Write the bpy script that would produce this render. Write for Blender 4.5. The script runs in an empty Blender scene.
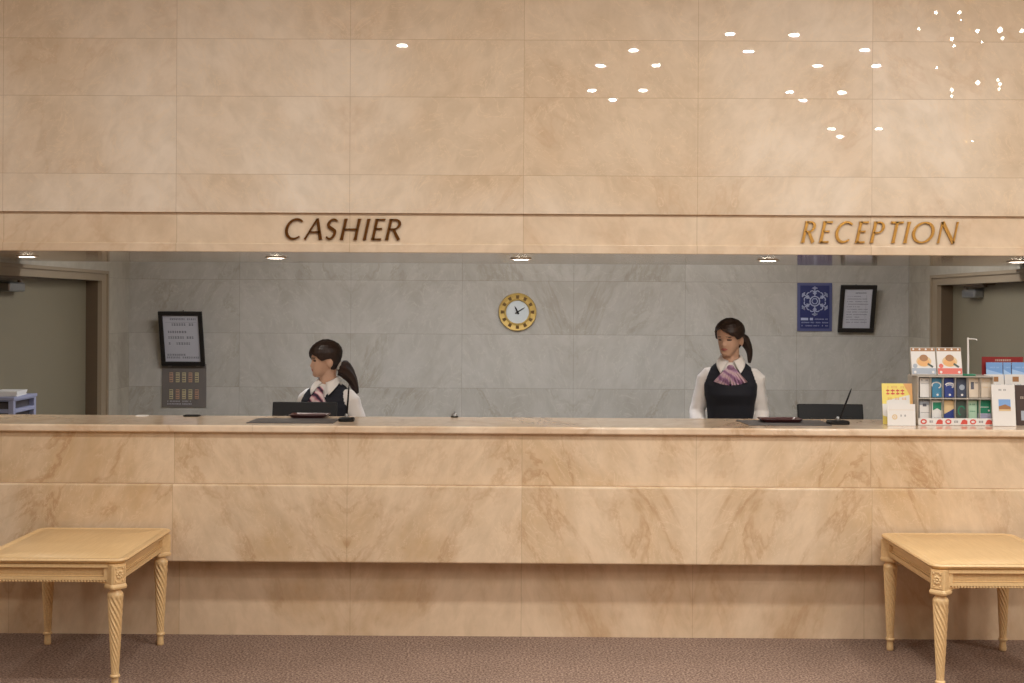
import bpy, bmesh, math, random
from math import sin, cos, pi, radians as RAD, sqrt, exp
from mathutils import Vector, Matrix, noise as mnoise

random.seed(7)
SC = bpy.context.scene
COL = SC.collection

# ------------------------------------------------------------------ camera
F_PX, PX0, PY0 = 1282.0, 512.0, 305.0
EYE = Vector((0, 0, 1.716))
YAW, ROLL = RAD(0.3), 0.0055
cam_d = bpy.data.cameras.new('camera')
cam = bpy.data.objects.new('camera', cam_d)
COL.objects.link(cam)
SC.camera = cam
cam_d.sensor_width = 36
cam_d.lens = 36 * F_PX / 1024
cam_d.shift_y = -(341.5 - PY0) / 1024
cam_d.clip_end = 100
CR = Matrix.Rotation(YAW, 4, 'Z') @ Matrix.Rotation(pi / 2, 4, 'X') @ Matrix.Rotation(ROLL, 4, 'Z')
cam.matrix_world = Matrix.Translation(EYE) @ CR


def ray(px, py):
    return CR.to_3x3() @ Vector(((px - PX0) / F_PX, -(py - PY0) / F_PX, -1))


def at(px, py, Y):
    """the point of the plane y = Y that the photo shows at a pixel"""
    d = ray(px, py)
    return EYE + d * (Y / d.y)


def atz(px, py, Z):
    """the point of the level plane z = Z that the photo shows at a pixel"""
    d = ray(px, py)
    return EYE + d * ((Z - EYE.z) / d.z)


# ------------------------------------------------------------------ node helpers
class NT:
    def __init__(s, name):
        s.m = bpy.data.materials.new(name)
        s.m.use_nodes = True
        s.t = s.m.node_tree
        s.b = s.t.nodes['Principled BSDF']

    def n(s, typ, **kw):
        nd = s.t.nodes.new(typ)
        for k, v in kw.items():
            setattr(nd, k, v)
        return nd

    def put(s, sock, v):
        if isinstance(v, bpy.types.NodeSocket):
            s.t.links.new(v, sock)
        elif v is not None:
            sock.default_value = v

    def math(s, op, a, b=None, c=None, clamp=False):
        nd = s.n('ShaderNodeMath', operation=op, use_clamp=clamp)
        for i, v in enumerate((a, b, c)):
            if v is not None:
                s.put(nd.inputs[i], v)
        return nd.outputs[0]

    def mix(s, f, a, b, blend='MIX'):
        nd = s.n('ShaderNodeMix', data_type='RGBA', blend_type=blend)
        s.put(nd.inputs[0], f)
        s.put(nd.inputs[6], a)
        s.put(nd.inputs[7], b)
        return nd.outputs[2]

    def ramp(s, f, stops):
        nd = s.n('ShaderNodeValToRGB')
        el = nd.color_ramp.elements
        while len(el) < len(stops):
            el.new(0.5)
        for e, (p, c) in zip(el, stops):
            e.position = p
            e.color = c if len(c) == 4 else (*c, 1)
        s.put(nd.inputs[0], f)
        return nd.outputs[0]

    def noise(s, vec, scale, detail=4, rough=0.55, dist=0.0):
        nd = s.n('ShaderNodeTexNoise')
        s.put(nd.inputs['Vector'], vec)
        nd.inputs['Scale'].default_value = scale
        nd.inputs['Detail'].default_value = detail
        nd.inputs['Roughness'].default_value = rough
        nd.inputs['Distortion'].default_value = dist
        return nd.outputs['Fac']

    def comb(s, x, y, z):
        nd = s.n('ShaderNodeCombineXYZ')
        for i, v in enumerate((x, y, z)):
            s.put(nd.inputs[i], v)
        return nd.outputs[0]

    def bump(s, h, strength=0.3, dist=0.01):
        nd = s.n('ShaderNodeBump')
        nd.inputs['Strength'].default_value = strength
        nd.inputs['Distance'].default_value = dist
        s.put(nd.inputs['Height'], h)
        s.t.links.new(nd.outputs[0], s.b.inputs['Normal'])


def srgb(r, g, b):
    f = lambda v: (v / 255 / 12.92) if v <= 10 else ((v / 255 + 0.055) / 1.055) ** 2.4
    return (f(r), f(g), f(b), 1)


def plain(name, c, rough=0.5, metal=0.0, var=0.06, scale=40, spec=0.5, trans=0.0, alpha=1.0, coat=0.0):
    """a plain surface with a little procedural mottling"""
    T = NT(name)
    tc = T.n('ShaderNodeTexCoord').outputs['Object']
    f = T.noise(tc, scale, 3)
    a = tuple(min(1, v * (1 - var)) for v in c[:3]) + (1,)
    b = tuple(min(1, v * (1 + var)) for v in c[:3]) + (1,)
    T.put(T.b.inputs['Base Color'], T.mix(f, a, b))
    T.b.inputs['Roughness'].default_value = rough
    T.b.inputs['Metallic'].default_value = metal
    T.b.inputs['Specular IOR Level'].default_value = spec
    T.b.inputs['Transmission Weight'].default_value = trans
    T.b.inputs['Alpha'].default_value = alpha
    T.b.inputs['Coat Weight'].default_value = coat
    return T.m


def glow(name, c, k):
    T = NT(name)
    T.b.inputs['Base Color'].default_value = c
    T.b.inputs['Emission Color'].default_value = c
    T.b.inputs['Emission Strength'].default_value = k
    return T.m


def marble(name, light, mid, vein, x0, w, rows, rough, coarse=2.2, lean=35, cloud=(0.45, 0.68), joint=0.55,
           axis='X', jw=0.0016, vein_amt=0.7, spec=0.5, hi=None, stretch=0.7, patch=None):
    """book-matched stone panels: every second panel mirrors its neighbour, thin joints between them"""
    T = NT(name)
    P = T.n('ShaderNodeSeparateXYZ')
    T.put(P.inputs[0], T.n('ShaderNodeNewGeometry').outputs['Position'])
    X = P.outputs[0] if axis == 'X' else P.outputs[1]
    D = P.outputs[1] if axis == 'X' else P.outputs[0]
    Z = P.outputs[2]
    xs = T.math('SUBTRACT', X, x0)
    u = T.math('PINGPONG', xs, w)
    ix = T.math('FLOOR', T.math('DIVIDE', xs, 2 * w))
    iz = 0.0
    dj = T.math('ABSOLUTE', T.math('SUBTRACT', T.math('PINGPONG', xs, w / 2 * 1.0), 0.0))
    # distance to the nearest upright joint
    dj = T.math('MINIMUM', u, T.math('SUBTRACT', w, u))
    row = None
    for r in rows:
        g = T.math('GREATER_THAN', Z, r)
        row = g if row is None else T.math('ADD', row, g)
        dj = T.math('MINIMUM', dj, T.math('ABSOLUTE', T.math('SUBTRACT', Z, r)))
    if row is None:
        row = 0.0
    off = T.math('ADD', T.math('MULTIPLY', ix, 3.71), T.math('MULTIPLY', row, 5.37))
    c, sn = cos(RAD(lean)), sin(RAD(lean))
    # stretched along a leaning direction
    p = T.math('ADD', T.math('MULTIPLY', u, c), T.math('MULTIPLY', Z, sn))
    q = T.math('SUBTRACT', T.math('MULTIPLY', Z, c), T.math('MULTIPLY', u, sn))
    vec = T.comb(T.math('MULTIPLY', p, 1.0), off, T.math('ADD', T.math('MULTIPLY', q, stretch), T.math('MULTIPLY', D, 0.6)))
    n1 = T.noise(vec, coarse, 8, 0.6, 0.35)
    n2 = T.noise(vec, coarse * 7, 6, 0.6, 0.4)
    n3 = T.noise(vec, coarse * 1.4, 8, 0.62, 0.5)
    base = T.ramp(n1, [(cloud[0], light), (cloud[1], mid)])
    fine = T.ramp(n2, [(0.3, (0.90, 0.885, 0.86, 1)), (0.62, (1.04, 1.035, 1.03, 1))])
    col = T.mix(1.0, base, fine, 'MULTIPLY')
    ridge = T.math('ABSOLUTE', T.math('SUBTRACT', n3, 0.5))
    vm = T.ramp(ridge, [(0.0, (1, 1, 1, 1)), (0.028, (0, 0, 0, 1))])
    cm = T.ramp(n1, [(0.42, (0.05, 0.05, 0.05, 1)), (0.62, (1, 1, 1, 1))])
    vf = T.math('MULTIPLY', T.math('MULTIPLY', vm, cm), vein_amt)
    col = T.mix(vf, col, vein)
    if patch is not None:   # broad browner patches of the stone
        pf = T.ramp(T.noise(T.comb(X, patch[1], Z), 0.55, 3, 0.5, 0.4), [(0.42, (0, 0, 0, 1)), (0.62, (1, 1, 1, 1))])
        col = T.mix(T.math('MULTIPLY', pf, 0.75), col, T.mix(1.0, col, patch[0], 'MULTIPLY'))
    if hi is not None:   # pale crystalline specks
        n4 = T.noise(vec, coarse * 3.2, 6, 0.6, 2.0)
        hm = T.ramp(T.math('ABSOLUTE', T.math('SUBTRACT', n4, 0.5)), [(0.0, (1, 1, 1, 1)), (0.012, (0, 0, 0, 1))])
        col = T.mix(T.math('MULTIPLY', hm, 0.45), col, hi)
    jm = T.math('LESS_THAN', dj, jw)
    dark = tuple(v * 0.55 for v in vein[:3]) + (1,)
    col = T.mix(T.math('MULTIPLY', jm, joint), col, dark)
    T.put(T.b.inputs['Base Color'], col)
    T.put(T.b.inputs['Roughness'], T.math('MULTIPLY_ADD', n2, rough * 0.3, rough * 0.85))
    T.b.inputs['Specular IOR Level'].default_value = spec
    return T.m


# ------------------------------------------------------------------ mesh builder
class MB:
    def __init__(s):
        s.v, s.f, s.mi, s.sm = [], [], [], []

    def add(s, verts, faces, mi=0, M=None, smooth=False):
        o = len(s.v)
        if M is not None:
            verts = [M @ Vector(p) for p in verts]
        s.v += [tuple(p) for p in verts]
        s.f += [tuple(o + i for i in f) for f in faces]
        s.mi += [mi] * len(faces)
        s.sm += [smooth] * len(faces)
        return s

    def box(s, lo, hi, mi=0, M=None):
        x0, y0, z0 = lo
        x1, y1, z1 = hi
        v = [(x0, y0, z0), (x1, y0, z0), (x1, y1, z0), (x0, y1, z0), (x0, y0, z1), (x1, y0, z1), (x1, y1, z1), (x0, y1, z1)]
        f = [(0, 3, 2, 1), (4, 5, 6, 7), (0, 1, 5, 4), (1, 2, 6, 5), (2, 3, 7, 6), (3, 0, 4, 7)]
        return s.add(v, f, mi, M)

    def cbox(s, c, d, mi=0, M=None):
        return s.box([c[i] - d[i] / 2 for i in range(3)], [c[i] + d[i] / 2 for i in range(3)], mi, M)

    def rings(s, rings, mi=0, M=None, cap=True, smooth=True, close=False):
        n = len(rings[0])
        v = [p for r in rings for p in r]
        f = []
        for i in range(len(rings) - 1 + (1 if close else 0)):
            a, b = i * n, ((i + 1) % len(rings)) * n
            for j in range(n):
                k = (j + 1) % n
                f.append((a + j, a + k, b + k, b + j))
        if cap and not close:
            f.append(tuple(reversed(range(n))))
            f.append(tuple((len(rings) - 1) * n + j for j in range(n)))
        return s.add(v, f, mi, M, smooth)

    def lathe(s, prof, n=32, mi=0, M=None, cap=True):
        return s.rings([[(r * cos(2 * pi * j / n), r * sin(2 * pi * j / n), z) for j in range(n)] for r, z in prof], mi, M, cap)

    def tube(s, pts, rad, n=12, mi=0, M=None):
        """round bar through points with a radius at each"""
        pts = [Vector(p) for p in pts]
        if not hasattr(rad, '__len__'):
            rad = [rad] * len(pts)
        rs = []
        up = None
        for i, p in enumerate(pts):
            t = (pts[min(i + 1, len(pts) - 1)] - pts[max(i - 1, 0)]).normalized()
            if up is None:
                up = t.cross(Vector((0.31, 0.92, 0.17))).normalized()
            up = (up - t * up.dot(t)).normalized()
            w = t.cross(up)
            rs.append([p + (up * cos(2 * pi * j / n) + w * sin(2 * pi * j / n)) * rad[i] for j in range(n)])
        return s.rings(rs, mi, M)

    def ball(s, c, r, n=16, m=10, mi=0, M=None):
        if not hasattr(r, '__len__'):
            r = (r, r, r)
        rs = []
        for i in range(m + 1):
            a = -pi / 2 + pi * i / m
            a = max(-pi / 2 + 0.02, min(pi / 2 - 0.02, a))
            rs.append([(c[0] + r[0] * cos(a) * cos(2 * pi * j / n), c[1] + r[1] * cos(a) * sin(2 * pi * j / n), c[2] + r[2] * sin(a)) for j in range(n)])
        return s.rings(rs, mi, M)

    def prism(s, poly, y0, y1, mi=0, M=None):
        """outline in x,z drawn counter-clockwise seen from -y, between y0 (front) and y1"""
        n = len(poly)
        v = [(x, y0, z) for x, z in poly] + [(x, y1, z) for x, z in poly]
        f = [tuple(range(n)), tuple(reversed(range(n, 2 * n)))]
        for j in range(n):
            k = (j + 1) % n
            f.append((k, j, n + j, n + k))
        return s.add(v, f, mi, M)

    def disc(s, cx, cz, r, y0, y1, mi=0, n=24, M=None, rz=None):
        rz = r if rz is None else rz
        return s.prism([(cx + r * cos(2 * pi * j / n), cz + rz * sin(2 * pi * j / n)) for j in range(n)], y0, y1, mi, M)

    def stroke(s, pts, wid, y0, y1, mi=0, M=None):
        """flat ribbon in x,z with a width at each point, given a thickness in y"""
        n = len(pts)
        if not hasattr(wid, '__len__'):
            wid = [wid] * n
        L, R = [], []
        for i in range(n):
            a, b = pts[max(i - 1, 0)], pts[min(i + 1, n - 1)]
            dx, dz = b[0] - a[0], b[1] - a[1]
            l = sqrt(dx * dx + dz * dz) or 1
            nx, nz = -dz / l, dx / l
            L.append((pts[i][0] + nx * wid[i] / 2, pts[i][1] + nz * wid[i] / 2))
            R.append((pts[i][0] - nx * wid[i] / 2, pts[i][1] - nz * wid[i] / 2))
        for i in range(n - 1):
            s.prism([R[i], R[i + 1], L[i + 1], L[i]], y0, y1, mi, M)
        return s

    def glyphs(s, x0, x1, z, h, y0, y1, mi=0, M=None, dens=0.85, seed=1):
        """a row of tiny unreadable marks like far-off print"""
        R = random.Random(seed)
        x = x0
        while x < x1 - h * 0.4:
            w = h * R.uniform(0.55, 0.95)
            if R.random() < dens:
                for k in range(2):
                    zz = z + h * (0.1 + 0.55 * k)
                    s.box((x, y0, zz), (x + w, y1, zz + h * 0.22), mi, M)
                s.box((x + w * 0.4, y0, z), (x + w * 0.6, y1, z + h), mi, M)
            x += w + h * 0.22
        return s

    def build(s, name, mats, parent=None, bevel=0, seg=2, fix=True, sharp=40):
        me = bpy.data.meshes.new(name)
        me.from_pydata(s.v, [], s.f)
        if not isinstance(mats, (list, tuple)):
            mats = [mats]
        for m in mats:
            me.materials.append(m)
        me.polygons.foreach_set('material_index', s.mi)
        me.polygons.foreach_set('use_smooth', s.sm)
        if fix:
            bm = bmesh.new()
            bm.from_mesh(me)
            bmesh.ops.recalc_face_normals(bm, faces=bm.faces)
            bm.to_mesh(me)
            bm.free()
        me.update()
        if any(s.sm):
            me.set_sharp_from_angle(angle=RAD(sharp))
        o = bpy.data.objects.new(name, me)
        COL.objects.link(o)
        if parent is not None:
            o.parent = parent
        if bevel:
            b = o.modifiers.new('bevel', 'BEVEL')
            b.width = bevel
            b.segments = seg
            b.limit_method = 'ANGLE'
            b.angle_limit = RAD(35)
        return o


def tag(o, label=None, cat=None, group=None, kind=None):
    for k, v in (('label', label), ('category', cat), ('group', group), ('kind', kind)):
        if v:
            o[k] = v
    return o


def thing(name, label, cat, loc=(0, 0, 0), rot=(0, 0, 0), group=None):
    o = bpy.data.objects.new(name, None)
    o.empty_display_size = 0.05
    COL.objects.link(o)
    o.location = loc
    o.rotation_euler = rot
    return tag(o, label, cat, group)


def struct(name, mb, mat, parent=None, bevel=0):
    o = mb.build(name, mat, parent, bevel)
    if parent is None:
        o['kind'] = 'structure'
    return o


# ------------------------------------------------------------------ places
Y_SLAB = 6.50          # front edge of the counter top
Y_UP = 6.53            # face of the wall above and of the counter's lower panel
Y_BACK = 10.56         # staff room's back wall
X_SIDE = 3.212         # staff room's side walls
Z_TOP, Z_SLAB = 1.098, 1.060
Z_LEDGE, Z_LOW = 0.797, 0.404
Z_SOFF, Z_LIP, Z_BEAM = 1.980, 2.024, 2.181
Y_SOFF = 8.24
Z_CEIL = 3.90
XL = 8.0
Y_REAR = -7.0

# ------------------------------------------------------------------ materials
PW = 0.886
JX = at(524, 100, Y_UP).x
zrow = [at(518, y, Y_UP).z for y in (40, 97.5, 175.5)]
L1 = srgb(226, 212, 194)
M1 = srgb(217, 198, 175)
V1 = srgb(168, 124, 84)
HI = srgb(232, 208, 176)
m_wall = marble('beige_marble_wall', L1, M1, srgb(184, 142, 104), JX, PW, zrow + [zrow[0] + 0.395], 0.012, coarse=1.5, cloud=(0.40, 0.70), vein_amt=0.18, joint=0.42, jw=0.0013, hi=HI, patch=((0.83, 0.74, 0.62, 1), 6.2))
m_beam = marble('beige_marble_beam', srgb(219, 199, 174), srgb(207, 181, 151), V1, JX, PW, [], 0.10, coarse=1.6, cloud=(0.4, 0.7), vein_amt=0.2, joint=0.35)
m_panel = marble('veined_marble_panels', srgb(220, 196, 166), srgb(200, 170, 132), V1, JX, PW, [(Z_LEDGE + Z_SLAB) / 2 - 0.13], 0.16, coarse=2.0, lean=26, cloud=(0.46, 0.66), vein_amt=0.5, joint=0.3, hi=HI, stretch=0.5)
m_plinth = marble('veined_marble_plinth', srgb(218, 192, 162), srgb(196, 164, 128), V1, JX, PW, [], 0.22, coarse=2.0, lean=15, cloud=(0.44, 0.66), vein_amt=0.3, joint=0.3, stretch=0.5)
m_slab = marble('polished_marble_top', srgb(226, 204, 178), srgb(208, 178, 146), V1, JX + 0.4, 1.77, [], 0.12, coarse=2.0, cloud=(0.45, 0.7), vein_amt=0.4, joint=0.2)
m_back = marble('grey_marble_wall', srgb(186, 181, 172), srgb(172, 166, 155), srgb(146, 134, 114), at(685, 340, Y_BACK).x, 0.918,
                [at(518, y, Y_BACK).z for y in (281, 334.5, 388.5)] + [at(518, 388.5, Y_BACK).z - 0.44], 0.16, coarse=1.3, lean=24, cloud=(0.44, 0.72), vein_amt=0.45, joint=0.4, hi=srgb(205, 200, 188), stretch=0.5)
m_side = marble('grey_marble_side_wall', srgb(182, 174, 158), srgb(162, 153, 136), srgb(140, 126, 104), Y_BACK - 0.3, 0.918, [at(518, y, Y_BACK).z for y in (281, 334.5, 388.5)], 0.3, coarse=1.9, lean=32, vein_amt=0.5, axis='Y', joint=0.4)
m_soff = marble('polished_soffit_stone', srgb(196, 180, 160), srgb(184, 166, 142), srgb(160, 140, 114), 0.3, 1.4, [], 0.09, coarse=1.5, vein_amt=0.2, joint=0.1, spec=0.45)
m_paint = plain('off_white_paint', srgb(214, 200, 182), 0.8)
m_ceil = plain('warm_white_ceiling', srgb(222, 208, 190), 0.85)
m_lobby = plain('beige_lobby_wall', srgb(200, 172, 142), 0.6)


def carpet():
    T = NT('mauve_brown_carpet')
    tc = T.n('ShaderNodeTexCoord').outputs['Object']
    a = T.noise(tc, 92, 4, 0.75)
    b = T.noise(tc, 3.0, 3, 0.5)
    c = T.ramp(a, [(0.33, srgb(84, 64, 54)), (0.5, srgb(152, 126, 110)), (0.68, srgb(212, 184, 164))])
    d = T.ramp(b, [(0.3, (0.92, 0.92, 0.92, 1)), (0.7, (1.05, 1.05, 1.05, 1))])
    T.put(T.b.inputs['Base Color'], T.mix(1.0, c, d, 'MULTIPLY'))
    T.b.inputs['Roughness'].default_value = 0.95
    T.b.inputs['Specular IOR Level'].default_value = 0.15
    T.bump(a, 1.0, 0.014)
    return T.m


def wood():
    T = NT('pale_oak')
    tc = T.n('ShaderNodeTexCoord').outputs['Object']
    mp = T.n('ShaderNodeMapping')
    mp.inputs['Scale'].default_value = (20, 1.2, 20)
    T.put(mp.inputs[0], tc)
    a = T.noise(mp.outputs[0], 5, 6, 0.6, 0.6)
    b = T.noise(tc, 2.4, 3)
    c = T.ramp(a, [(0.3, srgb(214, 178, 126)), (0.7, srgb(228, 194, 144))])
    d = T.ramp(b, [(0.3, (0.95, 0.94, 0.92, 1)), (0.7, (1.03, 1.03, 1.03, 1))])
    T.put(T.b.inputs['Base Color'], T.mix(1.0, c, d, 'MULTIPLY'))
    T.b.inputs['Roughness'].default_value = 0.38
    T.bump(a, 0.06, 0.003)
    return T.m


m_carpet, m_wood = carpet(), wood()
m_brass = plain('brushed_brass', srgb(206, 156, 82), 0.32, 1.0, 0.1)
m_brass_dim = plain('brass_darker_reflection', srgb(150, 106, 60), 0.3, 1.0, 0.1)  # same metal as the other letters, darker reflection put into its colour
m_gold = plain('gilt_metal', srgb(206, 172, 96), 0.5, 0.35, 0.1)
m_dgold = plain('dark_gilt', srgb(104, 76, 30), 0.5, 0.3)
m_black = plain('black_plastic', srgb(22, 20, 20), 0.55, spec=0.25)
m_blackwood = plain('black_frame_wood', srgb(26, 21, 18), 0.45)
m_white = plain('white_card', srgb(222, 218, 213), 0.6, var=0.02)
m_paper = plain('grey_white_paper', srgb(190, 188, 194), 0.6, var=0.02)
m_ink = plain('grey_ink', srgb(96, 96, 104), 0.8)
m_face = plain('dial_white', srgb(206, 210, 208), 0.5, var=0.02)
m_mat = plain('dark_grey_leatherette', srgb(74, 68, 66), 0.55)
m_tray = plain('dark_maroon_lacquer', srgb(66, 34, 34), 0.3)
m_doorleaf = plain('taupe_door_paint', srgb(126, 116, 94), 0.5, var=0.03, scale=3)
m_doorframe = plain('brown_door_frame', srgb(150, 132, 108), 0.45, var=0.03)
m_reveal = plain('dark_brown_reveal', srgb(96, 78, 58), 0.5, var=0.03)
m_steel = plain('satin_steel', srgb(150, 150, 148), 0.35, 0.8)
m_navy = plain('navy_board', srgb(34, 42, 96), 0.4)
m_navyedge = plain('slate_blue_border', srgb(80, 84, 124), 0.4)
m_pale = plain('pale_blue_ink', srgb(176, 182, 206), 0.5)
m_greyboard = plain('grey_board', srgb(112, 104, 98), 0.6)
m_cream = plain('cream_mark', srgb(196, 182, 142), 0.5)
m_rosy = plain('rosy_mark', srgb(190, 150, 124), 0.5)
m_cart = plain('lavender_blue_metal', srgb(150, 152, 178), 0.5)
m_cartdark = plain('dark_grey_drawer', srgb(84, 78, 80), 0.6)
m_acryl = plain('clear_acrylic', srgb(236, 238, 240), 0.05, trans=0.0, alpha=0.16, var=0.0)
m_acryledge = plain('frosted_acrylic_edge', srgb(206, 198, 186), 0.25, alpha=0.75, var=0.02)
m_lamp = glow('lamp_glow', (1.0, 0.88, 0.72, 1), 14)
m_rim = plain('white_lamp_rim', srgb(214, 206, 196), 0.4)


def leafc(name, r, g, b):
    return plain(name, srgb(r, g, b), 0.4, var=0.03)


m_teal = leafc('teal_print', 66, 128, 160)
m_blue = leafc('deep_blue_print', 44, 62, 128)
m_dkgrey = leafc('slate_print', 62, 70, 88)
m_green = leafc('green_print', 34, 128, 96)
m_dkgreen = leafc('moss_print', 68, 80, 72)
m_ltgreen = leafc('pale_green_print', 168, 196, 170)
m_lav = leafc('lavender_print', 170, 166, 188)
m_beige = leafc('beige_print', 216, 200, 180)
m_red = leafc('red_print', 206, 84, 74)
m_dkred = leafc('dark_red_print', 138, 34, 34)
m_sky = leafc('sky_blue_print', 120, 160, 210)
m_skyl = leafc('pale_sky_print', 166, 196, 230)
m_yellow = leafc('yellow_print', 232, 212, 110)
m_orange = leafc('orange_print', 220, 166, 104)
m_brown = leafc('brown_print', 64, 44, 36)
m_amber = leafc('amber_print', 158, 112, 70)
m_pinkred = leafc('coral_print', 214, 106, 92)
m_bluegrey = leafc('blue_grey_print', 160, 168, 178)
m_sand = leafc('sand_print', 214, 186, 140)

# ------------------------------------------------------------------ the setting
struct('floor', MB().box((-XL, Y_REAR, -0.05), (XL, 6.8, 0.0)), m_carpet)
m_stafffloor = plain('grey_staff_floor', srgb(140, 134, 126), 0.6)
struct('floor_staff', MB().box((-X_SIDE - 0.3, 6.8, -0.05), (X_SIDE + 0.3, Y_BACK + 0.1, 0.0)), m_stafffloor)
struct('wall_front', MB().box((-XL, Y_UP, Z_BEAM), (XL, Y_UP + 0.08, Z_CEIL)), m_wall)
beam = MB().box((-XL, Y_UP + 0.016, Z_LIP - 0.01), (XL, Y_UP + 0.12, Z_BEAM + 0.0))
struct('beam', beam, m_beam)
struct('trim_1', MB().box((-XL, Y_UP + 0.004, Z_SOFF), (XL, Y_UP + 0.12, Z_LIP)), m_beam, bevel=0.003)
struct('ceiling_soffit', MB().box((-X_SIDE - 0.2, Y_UP + 0.12, Z_SOFF + 0.001), (X_SIDE + 0.2, Y_SOFF, Z_SOFF + 0.05)), m_soff)
struct('wall_bulkhead', MB().box((-X_SIDE - 0.2, Y_SOFF - 0.05, Z_SOFF + 0.05), (X_SIDE + 0.2, Y_SOFF, 2.62)), m_paint)
struct('ceiling_staff', MB().box((-X_SIDE - 0.2, Y_SOFF, 2.60), (X_SIDE + 0.2, Y_BACK + 0.1, 2.66)), m_paint)
struct('wall_back', MB().box((-X_SIDE - 0.2, Y_BACK, 0), (X_SIDE + 0.2, Y_BACK + 0.1, 2.62)), m_back)
struct('ceiling_lobby', MB().box((-XL, Y_REAR, Z_CEIL), (XL, Y_UP + 0.08, Z_CEIL + 0.1)), m_ceil)
struct('wall_lobby_left', MB().box((-XL - 0.1, Y_REAR, 0), (-XL, Y_UP + 0.1, Z_CEIL)), m_lobby)
struct('wall_lobby_right', MB().box((XL, Y_REAR, 0), (XL + 0.1, Y_UP + 0.1, Z_CEIL)), m_lobby)
struct('wall_lobby_rear', MB().box((-XL, Y_REAR - 0.1, 0), (XL, Y_REAR, Z_CEIL)), m_lobby)
# stone returns beside the staff opening, outside the picture
for s, nm in ((-1, 'wall_front_left'), (1, 'wall_front_right')):
    a, b = sorted((s * X_SIDE, s * XL))
    struct(nm, MB().box((a, Y_UP + 0.02, Z_TOP + .003), (b, 7.075, Z_SOFF)), m_wall)

# side walls with the doors
DY0, DY1, DZ = 8.62 - 1.0, 9.845, 1.905     # door opening along y, head height
FW = 0.115                                  # frame face width


def side_wall(s, nm, dn):
    mb = MB()
    xi, xo = s * X_SIDE, s * (X_SIDE + 0.16)
    lo, hi = min(xi, xo), max(xi, xo)
    mb.box((lo, 7.08, 0), (hi, DY0, 2.62))
    mb.box((lo, DY1, 0), (hi, Y_BACK, 2.62))
    mb.box((lo, DY0, DZ), (hi, DY1, 2.62))
    struct(nm, mb, m_side)
    # frame: face boards round the opening plus the lining that shows as the reveal
    fr = MB()
    fx0, fx1 = s * (X_SIDE - 0.012), s * (X_SIDE + 0.02)
    a, b = min(fx0, fx1), max(fx0, fx1)
    r0, r1 = min(s * (X_SIDE + 0.02), s * (X_SIDE + 0.16)), max(s * (X_SIDE + 0.02), s * (X_SIDE + 0.16))
    fr.box((a, DY1 - 0.02, 0), (b, DY1 + FW, DZ + 0.058))
    fr.box((a, DY0 - FW, 0), (b, DY0 + 0.02, DZ + 0.058))
    fr.box((a, DY0 + 0.02, DZ - 0.02), (b, DY1 - 0.02, DZ + 0.058))
    # raised outer bead
    a2, b2 = min(s * (X_SIDE - 0.026), fx0), max(s * (X_SIDE - 0.026), fx0)
    fr.box((a2, DY1 + FW - 0.03, 0), (b2, DY1 + FW, DZ + 0.058))
    fr.box((a2, DY0 - FW, DZ + 0.034), (b2, DY1 + FW - 0.03, DZ + 0.058))
    fr.box((r0, DY1 - 0.02, 0), (r1, DY1, DZ), 1)
    fr.box((r0, DY0, 0), (r1, DY0 + 0.02, DZ), 1)
    fr.box((r0, DY0 + 0.02, DZ - 0.02), (r1, DY1 - 0.02, DZ), 1)
    lx0, lx1 = s * (X_SIDE + 0.11), s * (X_SIDE + 0.15)
    lf = MB().box((min(lx0, lx1), DY0 + 0.022, 0.006), (max(lx0, lx1), DY1 - 0.022, DZ - 0.023))
    d = struct(dn, lf, m_doorleaf)
    fr.build('door_frame', [m_doorframe, m_reveal], d)
    # closer body on the leaf, arm to the head
    cy = DY1 - (0.42 if s > 0 else 1.42)
    cl = MB()
    cx0, cx1 = s * (X_SIDE + 0.035), s * (X_SIDE + 0.11)
    cl.box((min(cx0, cx1), cy - 0.26, DZ - 0.12), (max(cx0, cx1), cy, DZ - 0.06), 0)
    cl.build('door_closer', m_steel, d, bevel=0.012)
    ar = MB()
    ax = s * (X_SIDE + 0.05)
    ar.tube([(ax, cy - 0.06, DZ - 0.06), (ax, cy - 0.06, DZ - 0.035)], 0.016)
    ar.box((ax - 0.012, cy - 0.45, DZ - 0.045), (ax + 0.012, cy - 0.05, DZ - 0.032))
    ar.box((min(s * (X_SIDE + 0.01), s * (X_SIDE + 0.1)), cy - 0.5, DZ - 0.032), (max(s * (X_SIDE + 0.01), s * (X_SIDE + 0.1)), cy + 0.12, DZ - 0.019))
    ar.build('closer_arm', m_reveal, d)
    hd = MB()
    hx = s * (X_SIDE + 0.05)
    hd.tube([(s * (X_SIDE + 0.11), DY0 + 0.1, 0.98), (hx, DY0 + 0.1, 0.98), (hx, DY0 + 0.22, 0.98)], 0.01)
    hd.build('handle', m_steel, d)
    return d


side_wall(-1, 'wall_left', 'door_1')
side_wall(1, 'wall_right', 'door_2')

# ------------------------------------------------------------------ the counter
counter = thing('reception_counter', 'long beige marble front counter with protruding lower panel and recessed plinth', 'counter', (0, 6.6, 0))


def cpart(name, lo, hi, mat, bevel=0):
    mb = MB().box((lo[0], lo[1] - 6.6, lo[2]), (hi[0], hi[1] - 6.6, hi[2]))
    return mb.build(name, mat, counter, bevel, 3)


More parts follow.
